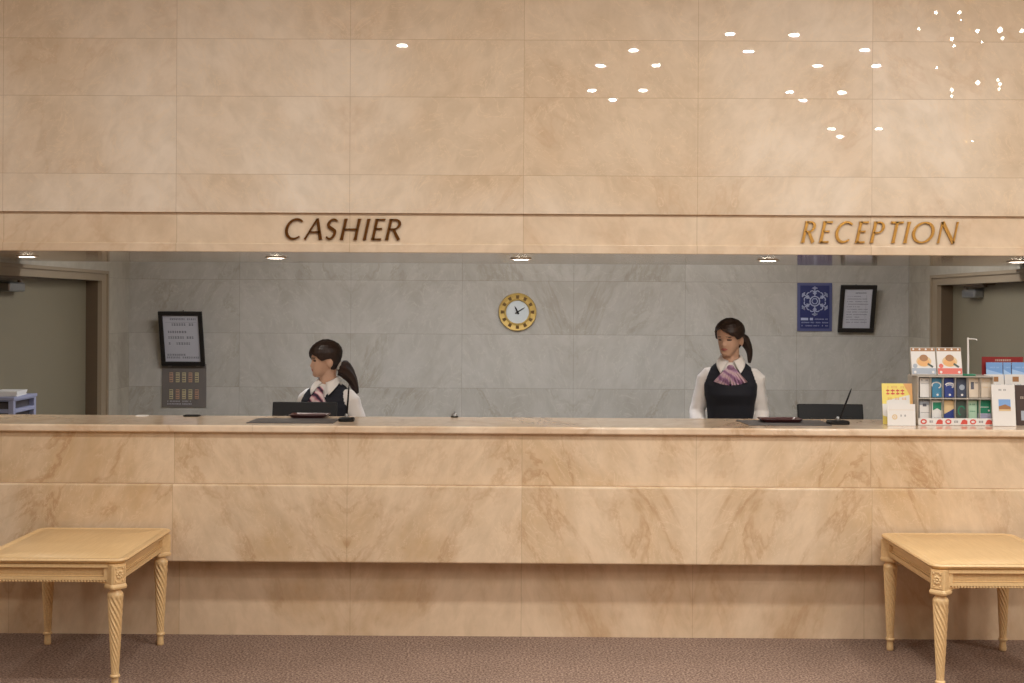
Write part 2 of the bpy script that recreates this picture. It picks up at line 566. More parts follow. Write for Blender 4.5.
cpart('countertop', (-XL + .01, Y_SLAB, Z_SLAB), (XL - .01, 7.06, Z_TOP), m_slab, 0.009)
cpart('upper_panel', (-XL + .01, Y_UP - 0.004, Z_LEDGE), (XL - .01, 6.66, Z_SLAB), m_panel)
cpart('lower_panel', (-XL + .01, Y_UP - 0.036, Z_LOW), (XL - .01, Y_UP + 0.02, Z_LEDGE), m_panel, 0.009)
cpart('plinth', (-XL + .01, 6.635, 0), (XL - .01, 6.72, Z_LEDGE - 0.02), m_plinth)
desk = thing('staff_desk', 'long low staff desk behind the marble counter carrying the two monitors', 'desk', (0, 7.35, 0))
MB().box((-X_SIDE + .03, -.27, .71), (X_SIDE - .03, .27, .74)).build('worktop', m_paint, desk, .003)
for sx in (-1, 0, 1):
    MB().cbox((sx * (X_SIDE - .06), 0, .355), (.03, .5, .71)).build('side_panel', m_paint, desk, .002)

# ------------------------------------------------------------------ letters on the beam
def arc(cx, cz, rx, rz, a0, a1, n=18):
    return [(cx + rx * cos(RAD(a0 + (a1 - a0) * i / n)), cz + rz * sin(RAD(a0 + (a1 - a0) * i / n))) for i in range(n + 1)]


def wv(n, a, b):   # stroke that is a in the middle and b at its ends
    return [b + (a - b) * sin(pi * i / (n - 1)) for i in range(n)]


TH, TN = 0.132, 0.074
FL = 1.25


def stem(x, z0=0.0, z1=1.0, t=TH):
    return ([(x, z0), (x, z0 + .12), (x, (z0 + z1) / 2), (x, z1 - .12), (x, z1)], [t * FL, t, t * .94, t, t * FL])


def bar(x0, x1, z, t=TN):
    return ([(x0, z), ((x0 + x1) / 2, z), (x1, z)], [t, t * .95, t * 1.3])


# strokes in cells of height 1; x is scaled by each letter's own width
def glyph(ch, w):
    t = TH
    h = t / 2
    if ch == 'C':
        p = arc(w * .56, .5, w * .56 - h, .5 - TN / 2, 48, 312, 30)
        return [(p, [TN + (t - TN) * max(0, sin(pi * i / 30)) ** 1.2 for i in range(31)])]
    if ch == 'O':
        p = arc(w * .5, .5, w * .5 - h, .5 - TN / 2, 0, 360, 44)
        return [(p, [TN + (t - TN) * abs(cos(2 * pi * i / 44)) for i in range(45)])]
    if ch == 'S':
        r1 = .245
        up = arc(w * .52, 1 - TN / 2 - r1 * .95, w * .42, r1 * .95, 35, 205, 12)
        lo = arc(w * .46, TN / 2 + .27, w * .46 - TN / 2, .27, 25, -145, 12)
        mid = [(up[-1][0] + (lo[0][0] - up[-1][0]) * k, up[-1][1] + (lo[0][1] - up[-1][1]) * k) for k in (.25, .5, .75)]
        p = up + mid + lo
        n = len(p)
        return [(p, [TN + (t * 1.05 - TN) * max(0, sin(pi * i / (n - 1))) ** 1.5 for i in range(n)])]
    if ch == 'A':
        return [([(TN / 2, 0), (w * .5, 1)], [TN * 1.2, TN]), ([(w - h, 0), (w * .5, 1)], [t * 1.15, t * .9]), bar(w * .2, w * .8, .36)]
    if ch == 'H':
        return [stem(h), stem(w - h), bar(h, w - h, .5)]
    if ch == 'I':
        return [stem(h)]
    if ch == 'E':
        return [stem(h), bar(h, w, 1 - TN / 2), bar(h, w * .86, .53), bar(h, w * 1.0, TN / 2)]
    if ch == 'R':
        b = [(h, 1 - TN / 2)] + arc(w * .42, .74, w * .36, .26 - TN / 2, 90, -90, 14) + [(h, .48 + TN / 2)]
        return [stem(h), (b, [TN] * 3 + wv(len(b) - 6, t, TN) + [TN] * 3), ([(w * .42, .5), (w - h * .6, 0)], [t * .85, t * 1.1])]
    if ch == 'P':
        b = [(h, 1 - TN / 2)] + arc(w * .5, .72, w * .42, .28 - TN / 2, 90, -90, 14) + [(h, .44 + TN / 2)]
        return [stem(h), (b, [TN] * 3 + wv(len(b) - 6, t, TN) + [TN] * 3)]
    if ch == 'T':
        return [stem(w * .5), ([(0, 1 - TN / 2), (w * .5, 1 - TN / 2), (w, 1 - TN / 2)], [TN * 1.4, TN, TN * 1.4])]
    if ch == 'N':
        return [stem(TN / 2, t=TN * 1.1), stem(w - TN / 2, t=TN * 1.1), ([(TN / 2, 1), (w - TN / 2, 0)], [t * 1.1, t])]


Y_LET = Y_UP + 0.016


def lettering(name, label, cells, ytop, ybot, mat):
    p0 = at(cells[0][1], ybot, Y_LET)
    root = thing(name, label, 'sign', p0)
    for ch, xa, wpx in cells:
        b = at(xa, ybot + (xa - cells[0][1]) * 0.0055, Y_LET)
        hgt = at(xa, ytop, Y_LET).z - at(xa, ybot, Y_LET).z
        w = wpx * Y_LET / F_PX / hgt
        M = Matrix.Translation(b - p0) @ Matrix(((hgt, 0, hgt * 0.213, 0), (0, 1, 0, 0), (0, 0, hgt, 0), (0, 0, 0, 1)))
        mb = MB()
        for pts, wid in glyph(ch, w):
            mb.stroke(pts, wid, -0.011, 0.0, 0, M)
        mb.build('letter', mat, root)
    return root


k = 1 / 7.877
lettering('brass_lettering', 'brass slanted letters reading CASHIER, darker reflection painted in, on the marble beam',
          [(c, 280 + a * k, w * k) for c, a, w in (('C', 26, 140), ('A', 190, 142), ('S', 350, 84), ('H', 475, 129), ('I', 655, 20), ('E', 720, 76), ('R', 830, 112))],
          218.4, 239.5, m_brass_dim)
k = 1 / 4.197
lettering('brass_lettering', 'brass slanted letters reading RECEPTION on the marble beam',
          [(c, 780 + a * k, w * k) for c, a, w in (('R', 88, 52), ('E', 163, 38), ('C', 222, 72), ('E', 314, 38), ('P', 376, 46), ('T', 446, 52), ('I', 516, 12), ('O', 544, 92), ('N', 658, 70))],
          221.2, 242.6, m_brass)

# ------------------------------------------------------------------ soffit downlights
DL = ['above the open staff door with the blue-grey cabinet', 'between the CASHIER letters and the wall notice', 'over the gilt wall clock',
      'above the gap between the standing woman and the blue snowflake board', 'above the leaflets and the brown staff door']
for px, tail in zip((27, 276, 521, 768, 1018), DL):
    p = atz(px, 258.7 + (px - 521) * 0.0054, Z_SOFF)
    t = thing('recessed_downlight', 'round recessed downlight ' + tail, 'downlight', (p.x, p.y, Z_SOFF), group='downlights in the soffit over the counter')
    MB().rings([[(r * cos(2 * pi * j / 32), r * sin(2 * pi * j / 32), z) for j in range(32)] for r, z in ((.058, .001), (.060, -.004), (.052, -.006), (.048, .0))], cap=False).build('trim_ring', m_rim, t)
    MB().lathe([(.048, .0), (.047, -.004), (.036, -.007), (.001, -.008)], 32).build('lamp', m_lamp, t)


# ------------------------------------------------------------------ things on the back wall
def framed_notice(name, label, cat, quad, lean, sheet):
    """a black frame that tips forward from the wall; quad = bottom-left, bottom-right and top y in the photo"""
    (xl, yl), (xr, yr), yt = quad
    bl, br = at(xl, yl, Y_BACK - .03), at(xr, yr, Y_BACK - .03)
    W = br.x - bl.x
    top = at((xl + xr) / 2, yt, Y_BACK - .03 - lean)
    Hh = top.z - (bl.z + br.z) / 2
    L = sqrt(Hh * Hh + lean * lean)
    t = thing(name, label, cat, ((bl.x + br.x) / 2, Y_BACK - .025, (bl.z + br.z) / 2), (math.atan2(lean, Hh), 0, 0))
    b = 0.034
    fr = MB()
    fr.box((-W / 2, -.022, 0), (W / 2, 0, b)).box((-W / 2, -.022, L - b), (W / 2, 0, L))
    fr.box((-W / 2, -.022, b), (-W / 2 + b, 0, L - b)).box((W / 2 - b, -.022, b), (W / 2, 0, L - b))
    fr.build('frame', m_blackwood, t, bevel=0.004)
    sh = MB().box((-W / 2 + b, -.008, b), (W / 2 - b, -.002, L - b))
    sheet(sh, W - 2 * b, b, L - 2 * b)
    sh.build('sheet', [m_paper, m_ink], t)
    # hook and cord that hold the top off the wall
    MB().tube([(0, -.002, L - .05), (0, .02 + lean * .6, L - .02)], .004).build('hanging_cord', m_black, t)
    return t


def sheet_a(sh, w, b, h):
    for zf, xa, xb, hh, sd in ((.90, -.30, .42, .016, 1), (.78, -.34, .36, .02, 2), (.62, -.38, .2, .02, 3), (.50, -.38, .42, .02, 4), (.37, -.38, .25, .02, 5), (.13, -.44, .1, .016, 6), (.07, -.46, .44, .016, 7)):
        sh.glyphs(w * xa, w * xb, b + h * zf, hh, -.0086, -.008, 1, seed=sd)
    sh.box((-w * .44, -.0086, b + h * .85), (w * .42, -.008, b + h * .853), 1)


def sheet_b(sh, w, b, h):
    sh.glyphs(-w * .1, w * .34, b + h * .88, .012, -.0086, -.008, 1, seed=11)
    for i in range(11):
        sh.glyphs(-w * .38, w * (.38 if i % 4 else .1), b + h * (.80 - .066 * i), .008, -.0086, -.008, 1, seed=20 + i)
    sh.box((w * .30, -.0086, b + h * .1), (w * .304, -.008, b + h * .85), 1)


framed_notice('framed_notice', 'black framed notice tipped forward above a grey board of ten small tags', 'notice', ((162, 365.9), (205.5, 364.7), 311.2), .125, sheet_a)
framed_notice('framed_notice', 'black framed printed sheet tipped forward beside the blue snowflake board', 'notice', ((837.4, 331.6), (873.2, 332.2), 284.7), .105, sheet_b)

# grey board of small marks
a, b_ = at(162.3, 407, Y_BACK), at(206.5, 364, Y_BACK)
W, Hh = b_.x - a.x, b_.z - a.z
t = thing('tag_board', 'grey board with two rows of five small cream tags below a framed notice', 'board', ((a.x + b_.x) / 2, Y_BACK - .004, a.z))
bd = MB().box((-W / 2, -.006, 0), (W / 2, .005, Hh))
bd.glyphs(-W * .38, -W * .1, Hh * .12, .012, -.0066, -.006, 1, seed=41).glyphs(-W * .38, -W * .08, Hh * .06, .012, -.0066, -.006, 1, seed=42)
bd.glyphs(-W * .04, W * .18, Hh * .12, .012, -.0066, -.006, 1, seed=43).glyphs(-W * .04, W * .18, Hh * .06, .012, -.0066, -.006, 1, seed=44)
bd.build('board', [m_greyboard, m_paper], t)
for r, zc in enumerate((.30, .69)):
    for c in range(5):
        xc = -W * .29 + c * W * .145
        tg = MB().cbox((xc, -.009, Hh * zc), (.029, .006, .080), 0)
        rr = random.Random(r * 7 + c)
        for q in range(4):
            tg.cbox((xc, -.0124, Hh * zc - .028 + q * .019), (.024, .001, rr.choice((.006, .009))), 1)
        tg.build('tag', [m_rosy if (r + c) % 3 == 1 else m_cream, m_greyboard], t)
for sx in (-1, 1):
    MB().cbox((sx * W * .32, -.012, Hh * .985), (.03, .016, .03)).build('clip', m_steel, t, bevel=.003)

# blue snowflake board
a, b_ = at(797, 331, Y_BACK), at(831.8, 283, Y_BACK)
W, Hh = b_.x - a.x, b_.z - a.z
t = thing('snowflake_board', 'dark blue board with pale ornamental snowflake emblem on the grey wall', 'sign', ((a.x + b_.x) / 2, Y_BACK + .001, a.z))
bd = MB().box((-W / 2, -.012, 0), (W / 2, 0, Hh), 1)
bd.box((-W / 2 + .022, -.0135, .022), (W / 2 - .022, -.012, Hh - .022), 0)
y0, y1 = -.0146, -.0135
bd.box((-W * .40, y0, Hh * .225), (-W * .19, y1, Hh * .275), 2).box((-W * .14, y0, Hh * .225), (-W * .05, y1, Hh * .275), 2)
bd.glyphs(0, W * .38, Hh * .235, .010, y0, y1, 2, seed=3)
bd.glyphs(-W * .38, W * .38, Hh * .165, .010, y0, y1, 2, seed=4).glyphs(-W * .38, W * .38, Hh * .1, .010, y0, y1, 2, seed=5)
bd.build('board', [m_navy, m_navyedge, m_pale], t)
em = MB()
R0, cz = W * .385, Hh * .62
for i in range(6):
    A = RAD(90 + 60 * i)
    M = Matrix.Translation((0, 0, cz)) @ Matrix.Rotation(-(A - pi / 2), 4, 'Y')
    em.stroke([(0, R0 * .34), (0, R0 * .98)], .0075, y0, y1, 0, M)
    em.prism([(0, R0 * .86), (.022, R0 * .98), (0, R0 * 1.12), (-.022, R0 * .98)], y0, y1, 0, M)
    for sx in (-1, 1):
        em.stroke([(sx * q, z) for q, z in arc(R0 * .20, R0 * .62, R0 * .16, R0 * .16, 190, 20, 10)], .0078, y0, y1, 0, M)
        em.stroke([(sx * .0, R0 * .48), (sx * R0 * .14, R0 * .64)], .006, y0, y1, 0, M)
        em.stroke([(sx * q, z) for q, z in arc(R0 * .10, R0 * .93, R0 * .09, R0 * .09, 180, 10, 8)], .0066, y0, y1, 0, M)
em.stroke(arc(0, cz, R0 * .36, R0 * .36, 0, 360, 30), .009, y0, y1)
em.stroke(arc(0, cz, R0 * .22, R0 * .22, 0, 360, 6), .0075, y0, y1)
em.build('emblem', m_pale, t)

# clock
c = at(517.5, 312, Y_BACK)
R = 19.0 * Y_BACK / F_PX
t = thing('wall_clock', 'round gilt wall clock with white dial on the grey marble wall', 'clock', (c.x, Y_BACK, c.z))
Mx = Matrix.Rotation(pi / 2, 4, 'X')
MB().rings([[(r * cos(2 * pi * j / 56), r * sin(2 * pi * j / 56), z) for j in range(56)] for r, z in
            ((R * .985, 0), (R, .018), (R * .965, .032), (R * .92, .030), (R * .88, .026), (R * .70, .026), (R * .66, .034), (R * .62, .030), (R * .60, .012))], M=Mx, cap=False).build('bezel', m_gold, t)
MB().lathe([(R * .61, .004), (R * .61, .013), (.0005, .013)], 48, M=Mx).build('dial', m_face, t)
for i in range(12):
    A = 2 * pi * i / 12
    M = Matrix.Rotation(A, 4, 'Y') @ Matrix.Translation((0, 0, R * .79))
    mk = MB().prism([(-.011, -R * .085), (.011, -R * .085), (.014, R * .085), (-.014, R * .085)], -.031, -.025, 0, M)
    mk.build('hour_marker', m_dgold, t)
for nm, ang, ln, wd in (('hour_hand', -26, R * .36, .012), ('minute_hand', 58, R * .50, .008)):
    M = Matrix.Rotation(RAD(ang), 4, 'Y')
    MB().prism([(-wd * .6, -.02), (wd * .6, -.02), (wd * .5, ln * .6), (0, ln), (-wd * .5, ln * .6)], -.018 if 'h' == nm[0] else -.021, -.016 if 'h' == nm[0] else -.0195, 0, M).build(nm, m_black, t)
MB().lathe([(.009, .012), (.009, .022), (.001, .023)], 16, M=Mx).build('hub', m_black, t)

# ------------------------------------------------------------------ blue-grey cabinet by the door
p = at(13.6, 397, 7.98)
zc = p.z - .006
cw, cd = .56, .375
t = thing('staff_cabinet', 'lavender blue metal cabinet with grey drawers standing before the staff door', 'cabinet', (p.x - cw / 2, 7.98 + cd / 2, 0))
fr = MB()
q = .034
for sx in (-1, 1):
    for sy in (-1, 1):
        fr.cbox((sx * (cw / 2 - q / 2), sy * (cd / 2 - q / 2), zc / 2), (q, q, zc))
for zz in (.06, zc * .42, zc * .66, zc - .085, zc - .012):
    hgt = .024
    fr.cbox((0, -cd / 2 + q / 2, zz), (cw - 2 * q, q, hgt)).cbox((0, cd / 2 - q / 2, zz), (cw - 2 * q, q, hgt))
    for sx in (-1, 1):
        fr.cbox((sx * (cw / 2 - q / 2), 0, zz), (q, cd - 2 * q, hgt))
fr.cbox((0, 0, zc - .006), (cw + .012, cd + .012, .02))
# middle post seen from the lobby
fr.cbox((cw / 2 - .185, -cd / 2 + q / 2, zc / 2), (.05, q, zc - .03))
fr.build('frame', m_cart, t, bevel=.003)
MB().box((-cw / 2 + q, -cd / 2 + .03, .03), (cw / 2 - q, cd / 2 - .02, zc - .03)).build('body', m_cartdark, t)
for i in range(3):
    dr = MB().box((-cw / 2 + q + .01, -cd / 2 + .012, .09 + i * .25), (cw / 2 - .22, -cd / 2 + .03, .31 + i * .25)).build('drawer', m_cartdark, t, bevel=.004)
    MB().cbox((-.1, -cd / 2 + .004, .28 + i * .25), (.12, .018, .014)).build('handle', m_cart, dr, bevel=.003)
# stacks of paper on it
for i, (dx, wz, hh, rz, lab) in enumerate(((.13, .27, .032, .08, 'stack of white paper on the blue-grey cabinet, nearer its outer corner'), (-.175, .25, .022, -.04, 'thin stack of cream paper on the blue-grey cabinet, beside the thicker stack'))):
    s = MB()
    R_ = random.Random(i)
    nsh = 6
    for j in range(nsh):
        M = Matrix.Rotation(rz + R_.uniform(-.03, .03), 4, 'Z')
        s.cbox((R_.uniform(-.004, .004), R_.uniform(-.004, .004), hh * (j + .5) / nsh), (wz, .21, hh / nsh), 0, M)
    o = s.build('paper_stack', m_white)
    o.location = (p.x - cw / 2 + dx, 7.98 + cd / 2 - .03, zc + .004)
    tag(o, lab, 'papers', 'paper stacks on the cabinet')

# ------------------------------------------------------------------ tables
def rrect(w, d, r, z, n=6, ins=0.0):
    w, d, r = w / 2 - ins, d / 2 - ins, max(r - ins, .004)
    out = []
    for cx, cy, a0 in ((w - r, d - r, 0), (-w + r, d - r, 90), (-w + r, -d + r, 180), (w - r, -d + r, 270)):
        for i in range(n + 1):
            A = RAD(a0 + 90 * i / n)
            out.append((cx + r * cos(A), cy + r * sin(A), z))
    return out


TW, TD, TZ = .668, .800, .582
LX, LY = .283, .366


def make_table(label, loc, rz):
    t = thing('side_table', label, 'table', loc, (0, 0, rz), 'carved oak tables before the counter')
    prof = ((.022, -.026), (.014, -.022), (.010, -.017), (.003, -.013), (0, -.008), (.001, -.004), (.005, 0), (.030, 0.0), (.033, -.0022), (.036, -.0022), (.039, -.0005), (.2, -.0005))
    MB().rings([rrect(TW, TD, .055, TZ + z, 8, i) for i, z in prof]).build('tabletop', m_wood, t)
    z0, z1 = .487, TZ - .024
    # aprons: long board with a sunk panel framed by mouldings, beading underneath
    for ax in (0, 1):
        for sg in (-1, 1):
            half = (LX if ax == 0 else LY) - .026
            dist = (LY if ax == 0 else LX)
            M = Matrix.Rotation(0 if ax == 0 else pi / 2, 4, 'Z') @ Matrix.Rotation(0 if sg < 0 else pi, 4, 'Z') @ Matrix.Translation((0, -dist, 0))
            ap = MB()
            ap.box((-half, -.004, z0), (half, .012, z1), 0, M)
            ap.box((-half, -.026, z1 - .014), (half, -.002, z1), 0, M).box((-half, -.020, z0), (half, -.002, z0 + .014), 0, M)
            ap.box((-half, -.020, z0 + .014), (-half + .02, -.002, z1 - .014), 0, M).box((half - .02, -.020, z0 + .014), (half, -.002, z1 - .014), 0, M)
            # inner bead of the panel
            for lo, hi in (((-half + .02, -.0135, z0 + .016), (half - .02, -.003, z0 + .021)), ((-half + .02, -.0135, z1 - .021), (half - .02, -.008, z1 - .016)),
                           ((-half + .02, -.0135, z0 + .021), (-half + .025, -.003, z1 - .021)), ((half - .025, -.0135, z0 + .021), (half - .02, -.003, z1 - .021))):
                ap.box(lo, hi, 0, M)
            apo = ap.build('apron', m_wood, t)
            bd = MB()
            bd.box((-half, -.012, z0 - .007), (half, .006, z0), 0, M)
            nb = int(2 * half / .0138)
            for i in range(nb):
                bd.ball((-half + (i + .5) * 2 * half / nb, -.014, z0 - .0055), (.0072, .0068, .0060), 8, 5, 0, M)
            bd.build('bead_moulding', m_wood, apo)
            for sx in (-1, 1):
                br = MB().prism([(sx * half, z0 - .007), (sx * (half - .05), z0 - .007), (sx * (half - .055), z0 - .012), (sx * (half - .03), z0 - .015), (sx * (half - .012), z0 - .020), (sx * half, z0 - .030)], -.012, .006, 0, M)
                br.build('bracket', m_wood, apo)
    # legs: canted block with a carved rosette, spiral-fluted taper, ring, foot
    for sx in (-1, 1):
        for sy in (-1, 1):
            rot = math.atan2(sx, -sy) * 1.0
            M = Matrix.Translation((sx * LX, sy * LY, 0))
            n = 90
            pr = [(.0125, 0), (.0165, .004), (.0175, .012), (.0160, .030), (.0150, .046), (.0150, .050), (.0215, .053), (.0225, .058), (.0215, .063), (.0165, .066)]
            pr += [(.0165 + (.0345 - .0165) * ((z - .066) / (.405 - .066)) ** .92, z) for z in [.066 + (.405 - .066) * i / 90 for i in range(1, 91)]]
            pr += [(.0350, .415), (.0335, .424), (.029, .432), (.0235, .437), (.0225, .441), (.027, .444), (.0275, .448)]
            rs = []
            for r, z in pr:
                fl = max(0, min(1, (z - .070) / .012)) * max(0, min(1, (.420 - z) / .02))
                rs.append([(r * (1 - .20 * fl * (.5 + .5 * cos(10 * (2 * pi * j / n) + z * 170))) * cos(2 * pi * j / n),
                            r * (1 - .20 * fl * (.5 + .5 * cos(10 * (2 * pi * j / n) + z * 170))) * sin(2 * pi * j / n), z) for j in range(n)])
            lg = MB().rings(rs, M=M)
            lgo = lg.build('leg', m_wood, t, sharp=60)
            # corner block
            Mb = M @ Matrix.Rotation(math.atan2(sx, -sy), 4, 'Z')
            bl = MB()
            prof = [(.030, .447), (.038, .450), (.040, .458), (.038, .466), (.0355, .470), (.0355, z1)]
            bl.rings([rrect(2 * h, 2 * h, .012, z, 4) for h, z in prof], 0, Mb, smooth=False)
            # frame of the carved panel on the outward face
            f0 = -.0355
            for lo, hi in (((-.027, f0 - .003, .476), (.027, f0, .481)), ((-.027, f0 - .003, z1 - .012), (.027, f0, z1 - .007)), ((-.027, f0 - .003, .481), (-.022, f0, z1 - .012)), ((.022, f0 - .003, .481), (.027, f0, z1 - .012))):
                bl.box(lo, hi, 0, Mb)
            blo = bl.build('corner_block', m_wood, lgo)
            ro = MB()
            cz = (.481 + z1 - .012) / 2
            ro.ball((0, f0 - .002, cz), (.006, .006, .006), 10, 6, 0, Mb)
            for i in range(8):
                A = 2 * pi * i / 8
                ro.ball((.012 * cos(A), f0 - .001, cz + .014 * sin(A)), (.0065, .0045, .0075), 8, 5, 0, Mb)
            for ex in (-1, 1):
                for ez in (-1, 1):
                    ro.ball((ex * .016, f0 - .001, cz + ez * .028), (.005, .004, .006), 8, 5, 0, Mb)
            ro.build('rosette', m_wood, blo)
    return t


tabL = make_table('pale oak table with spiral fluted legs, before the CASHIER end of the counter', (-2.070, 6.055, 0), RAD(.2))
def copy_tree(o, parent=None):
    c = o.copy()
    COL.objects.link(c)
    c.parent = parent
    for ch in list(o.children):
        copy_tree(ch, c)
    return c


tabR = copy_tree(tabL)
tabR['label'] = 'pale oak table with spiral fluted legs, below the leaflet racks on the counter'
tabR.location = (2.153, 6.055, 0)
tabR.rotation_euler = (0, 0, RAD(.8))

# ------------------------------------------------------------------ things on the counter
ZT = Z_TOP + .0005


def desk_mat(quad, label):
    pts = [atz(x, y, Z_TOP) for x, y in quad]
    mb = MB()
    v = [(p.x, p.y, ZT) for p in pts] + [(p.x, p.y, ZT + .003) for p in pts]
    mb.add(v, [(3, 2, 1, 0), (4, 5, 6, 7), (0, 1, 5, 4), (1, 2, 6, 5), (2, 3, 7, 6), (3, 0, 4, 7)])
    c = sum((Vector((p.x, p.y, ZT)) for p in pts), Vector()) / 4
    mb.v = [(x - c.x, y - c.y, z - c.z) for x, y, z in mb.v]
    o = mb.build('desk_mat', m_mat)
    o.location = c
    return tag(o, label, 'desk mat', 'writing mats on the counter')


desk_mat([(246, 423.2), (333, 423.6), (340, 419.2), (258, 418.6)], 'dark grey writing mat on the counter under the CASHIER letters')
desk_mat([(749, 425.6), (832, 426), (820, 420.8), (736, 420.6)], 'dark grey writing mat on the counter before the standing woman')


def tray(x0, x1, yb, label):
    c = atz((x0 + x1) / 2, yb, Z_TOP)
    w = (x1 - x0) * c.y / F_PX
    o = MB()
    d = .16
    o.rings([rrect(w * .84, d * .84, .02, ZT + .003 - c.z), rrect(w * .88, d * .88, .02, ZT + .006 - c.z), rrect(w * .98, d * .98, .02, ZT + .017 - c.z), rrect(w, d, .02, ZT + .020 - c.z), rrect(w * .97, d * .97, .02, ZT + .019 - c.z), rrect(w * .86, d * .86, .02, ZT + .008 - c.z)], smooth=True)
    ob = o.build('cash_tray', m_tray)
    ob.location = (c.x, c.y + d / 2 - .02, c.z)
    return tag(ob, label, 'tray', 'coin trays on the counter')


tray(288.5, 327.5, 418.8, 'dark maroon coin tray on the mat in front of the woman in profile')
tray(761, 803, 423.2, 'dark maroon coin tray on the mat near the standing woman')


def pen_stand(x0, x1, yb, tip, label):
    c = atz((x0 + x1) / 2, yb, Z_TOP)
    w = (x1 - x0) * c.y / F_PX
    t = thing('pen_stand', label, 'pen stand', (c.x, c.y + .03, ZT), group='pen stands on the counter')
    MB().rings([rrect(w, .085, .02, z, 5, i) for i, z in ((.004, 0), (0, .004), (0, .014), (.006, .019), (.03, .020))]).build('base', m_black, t)
    MB().lathe([(.010, .018), (.011, .03), (.007, .040), (.005, .040), (.005, .02)], 16).build('socket', m_steel, t)
    q = at(tip[0], tip[1], c.y + .03)
    v = Vector((q.x - c.x, 0, q.z - ZT))
    MB().tube([v * .1, v * .14, v * .5, v * .9, v], [.0025, .0045, .0052, .0042, .0016], 12).build('pen', m_black, t)
    return t


pen_stand(338, 353.5, 421.8, (349, 384.5), 'black pen stand with upright pen before the woman in profile')
pen_stand(828.5, 850, 424.8, (851.5, 388.5), 'black pen stand with slanting pen beside the standing woman\'s mat')


def monitor(x0, x1, yt, label):
    Y = 7.30
    a, b = at(x0, yt, Y), at(x1, yt, Y)
    w = b.x - a.x
    hgt, tilt = .30, RAD(-14)
    t = thing('monitor', label, 'monitor', ((a.x + b.x) / 2, Y + .05, .742), group='monitors on the staff desk')
    cz = a.z - .74 - .15
    M = Matrix.Translation((0, -.05 + .04, cz)) @ Matrix.Rotation(tilt, 4, 'X')
    MB().cbox((0, 0, 0), (w, .028, hgt), 0, M).cbox((0, -.02, -.02), (w * .62, .026, hgt * .6), 0, M).build('casing', m_black, t, bevel=.006)
    MB().cbox((0, .0155, .003), (w * .94, .003, hgt * .88), 0, M).build('screen', m_cartdark, t)
    MB().cbox((0, -.02, cz / 2 + .004), (.05, .03, cz)).build('neck', m_black, t, bevel=.005)
    MB().rings([rrect(.22, .17, .03, z, 5, i) for i, z in ((.004, 0), (0, .004), (0, .010), (.01, .014))]).build('base', m_black, t)
    return t


monitor(270.5, 335.5, 402.5, 'black monitor seen from behind, below the woman in profile')
monitor(800, 866, 404.6, 'black monitor seen from behind, near the slanting pen')

# small things along the counter's far edge
c = atz(454.5, 417.3, Z_TOP)
t = thing('service_bell', 'tiny shiny call bell on the far edge of the counter under the clock', 'bell', (c.x, 7.03, ZT))
MB().lathe([(.020, 0), (.021, .003), (.020, .006), (.017, .007)], 24).build('base', m_black, t)
MB().lathe([(.018, .007), (.0175, .012), (.014, .019), (.007, .024), (.001, .025)], 24).build('dome', m_steel, t)
MB().lathe([(.0025, .024), (.0025, .029), (.004, .031), (.001, .034)], 12).build('button', m_steel, t)
c = at(191, 416, 6.98)
o = MB().rings([rrect(.085, .06, .008, z, 3, i) for i, z in ((.002, 0), (0, .002), (0, .005), (.003, .007))]).build('pen_case', m_black)
o.location = (c.x, 7.0, ZT)
tag(o, 'thin black case on the counter edge below the grey tag board', 'case')
c = at(141, 416, 6.98)
o = MB().rings([rrect(.06, .05, .003, z, 3) for z in (0, .004)], smooth=False).build('note_pad', m_white)
o.location = (c.x, 7.0, ZT)
tag(o, 'small white note pad on the counter edge near the wall corner', 'note pad')

# ------------------------------------------------------------------ leaflets and racks
YR = 6.73        # front of the acrylic rack


def sheet_thing(name, label, cat, x0, x1, yt, yb, Y, lean, paint, mats, group=None, thick=.004, z_base=None, yaw=0.0):
    """a card or leaflet standing at Y: size from the photo, leaning back by lean"""
    bl, tr = at(x0, yb, Y), at(x1, yt, Y)
    bx, br = at(x0, yb, Y).x, at(x1, yb, Y).x
    w = br - bx
    zb = bl.z if z_base is None else z_base
    h = (tr.z - zb) / cos(lean)
    o = MB()
    o.box((-w / 2, -thick, 0), (w / 2, 0, h), 0)
    paint(o, w, h, -thick - .0006, -thick)
    ob = o.build(name, mats)
    ob.location = ((bx + br) / 2, Y, zb)
    ob.rotation_euler = (-lean, 0, yaw)
    return tag(ob, label, cat, group)


# the clear rack
rx0, rx1 = at(917.6, 424, YR).x, at(993.5, 424, YR).x
zr1 = at(950, 376.3, YR).z - Z_TOP
zmid = at(950, 398.5, YR).z - Z_TOP
rw = rx1 - rx0
t = thing('leaflet_rack', 'clear two-tier countertop rack holding twelve small leaflets', 'leaflet rack', ((rx0 + rx1) / 2, YR, ZT))
ins = .006
fr = MB()
fr.box((-rw / 2, .0, 0), (rw / 2, .18, .006), 0)
fr.box((-rw / 2, .0, zr1 - .005), (rw / 2, .18, zr1), 0)
fr.box((-rw / 2, .174, .006), (rw / 2, .18, zr1 - .005), 0)
fr.box((-rw / 2, .0, 0), (-rw / 2 + .004, .174, zr1 - .005), 0)
fr.box((rw / 2 - .004, .0, 0), (rw / 2, .174, zr1 - .005), 0)
fr.box((-rw / 2 + ins, .0, zmid - .004), (rw / 2 - .004, .13, zmid + .001), 0)
fr.build('case', m_acryledge, t)
wcell = (rw - ins - .004) / 6
dv = MB()
for i in range(1, 6):
    dv.box((-rw / 2 + ins + i * wcell - .001, .004, .006), (-rw / 2 + ins + i * wcell + .001, .12, zr1 - .006))
dv.build('divider', m_acryledge, t)
st = MB()
sz0, sz1 = .001, at(950, 418.3, YR).z - Z_TOP
st.box((-rw / 2 + ins - .003, -.004, sz0), (rw / 2, 0.0, sz1), 0)
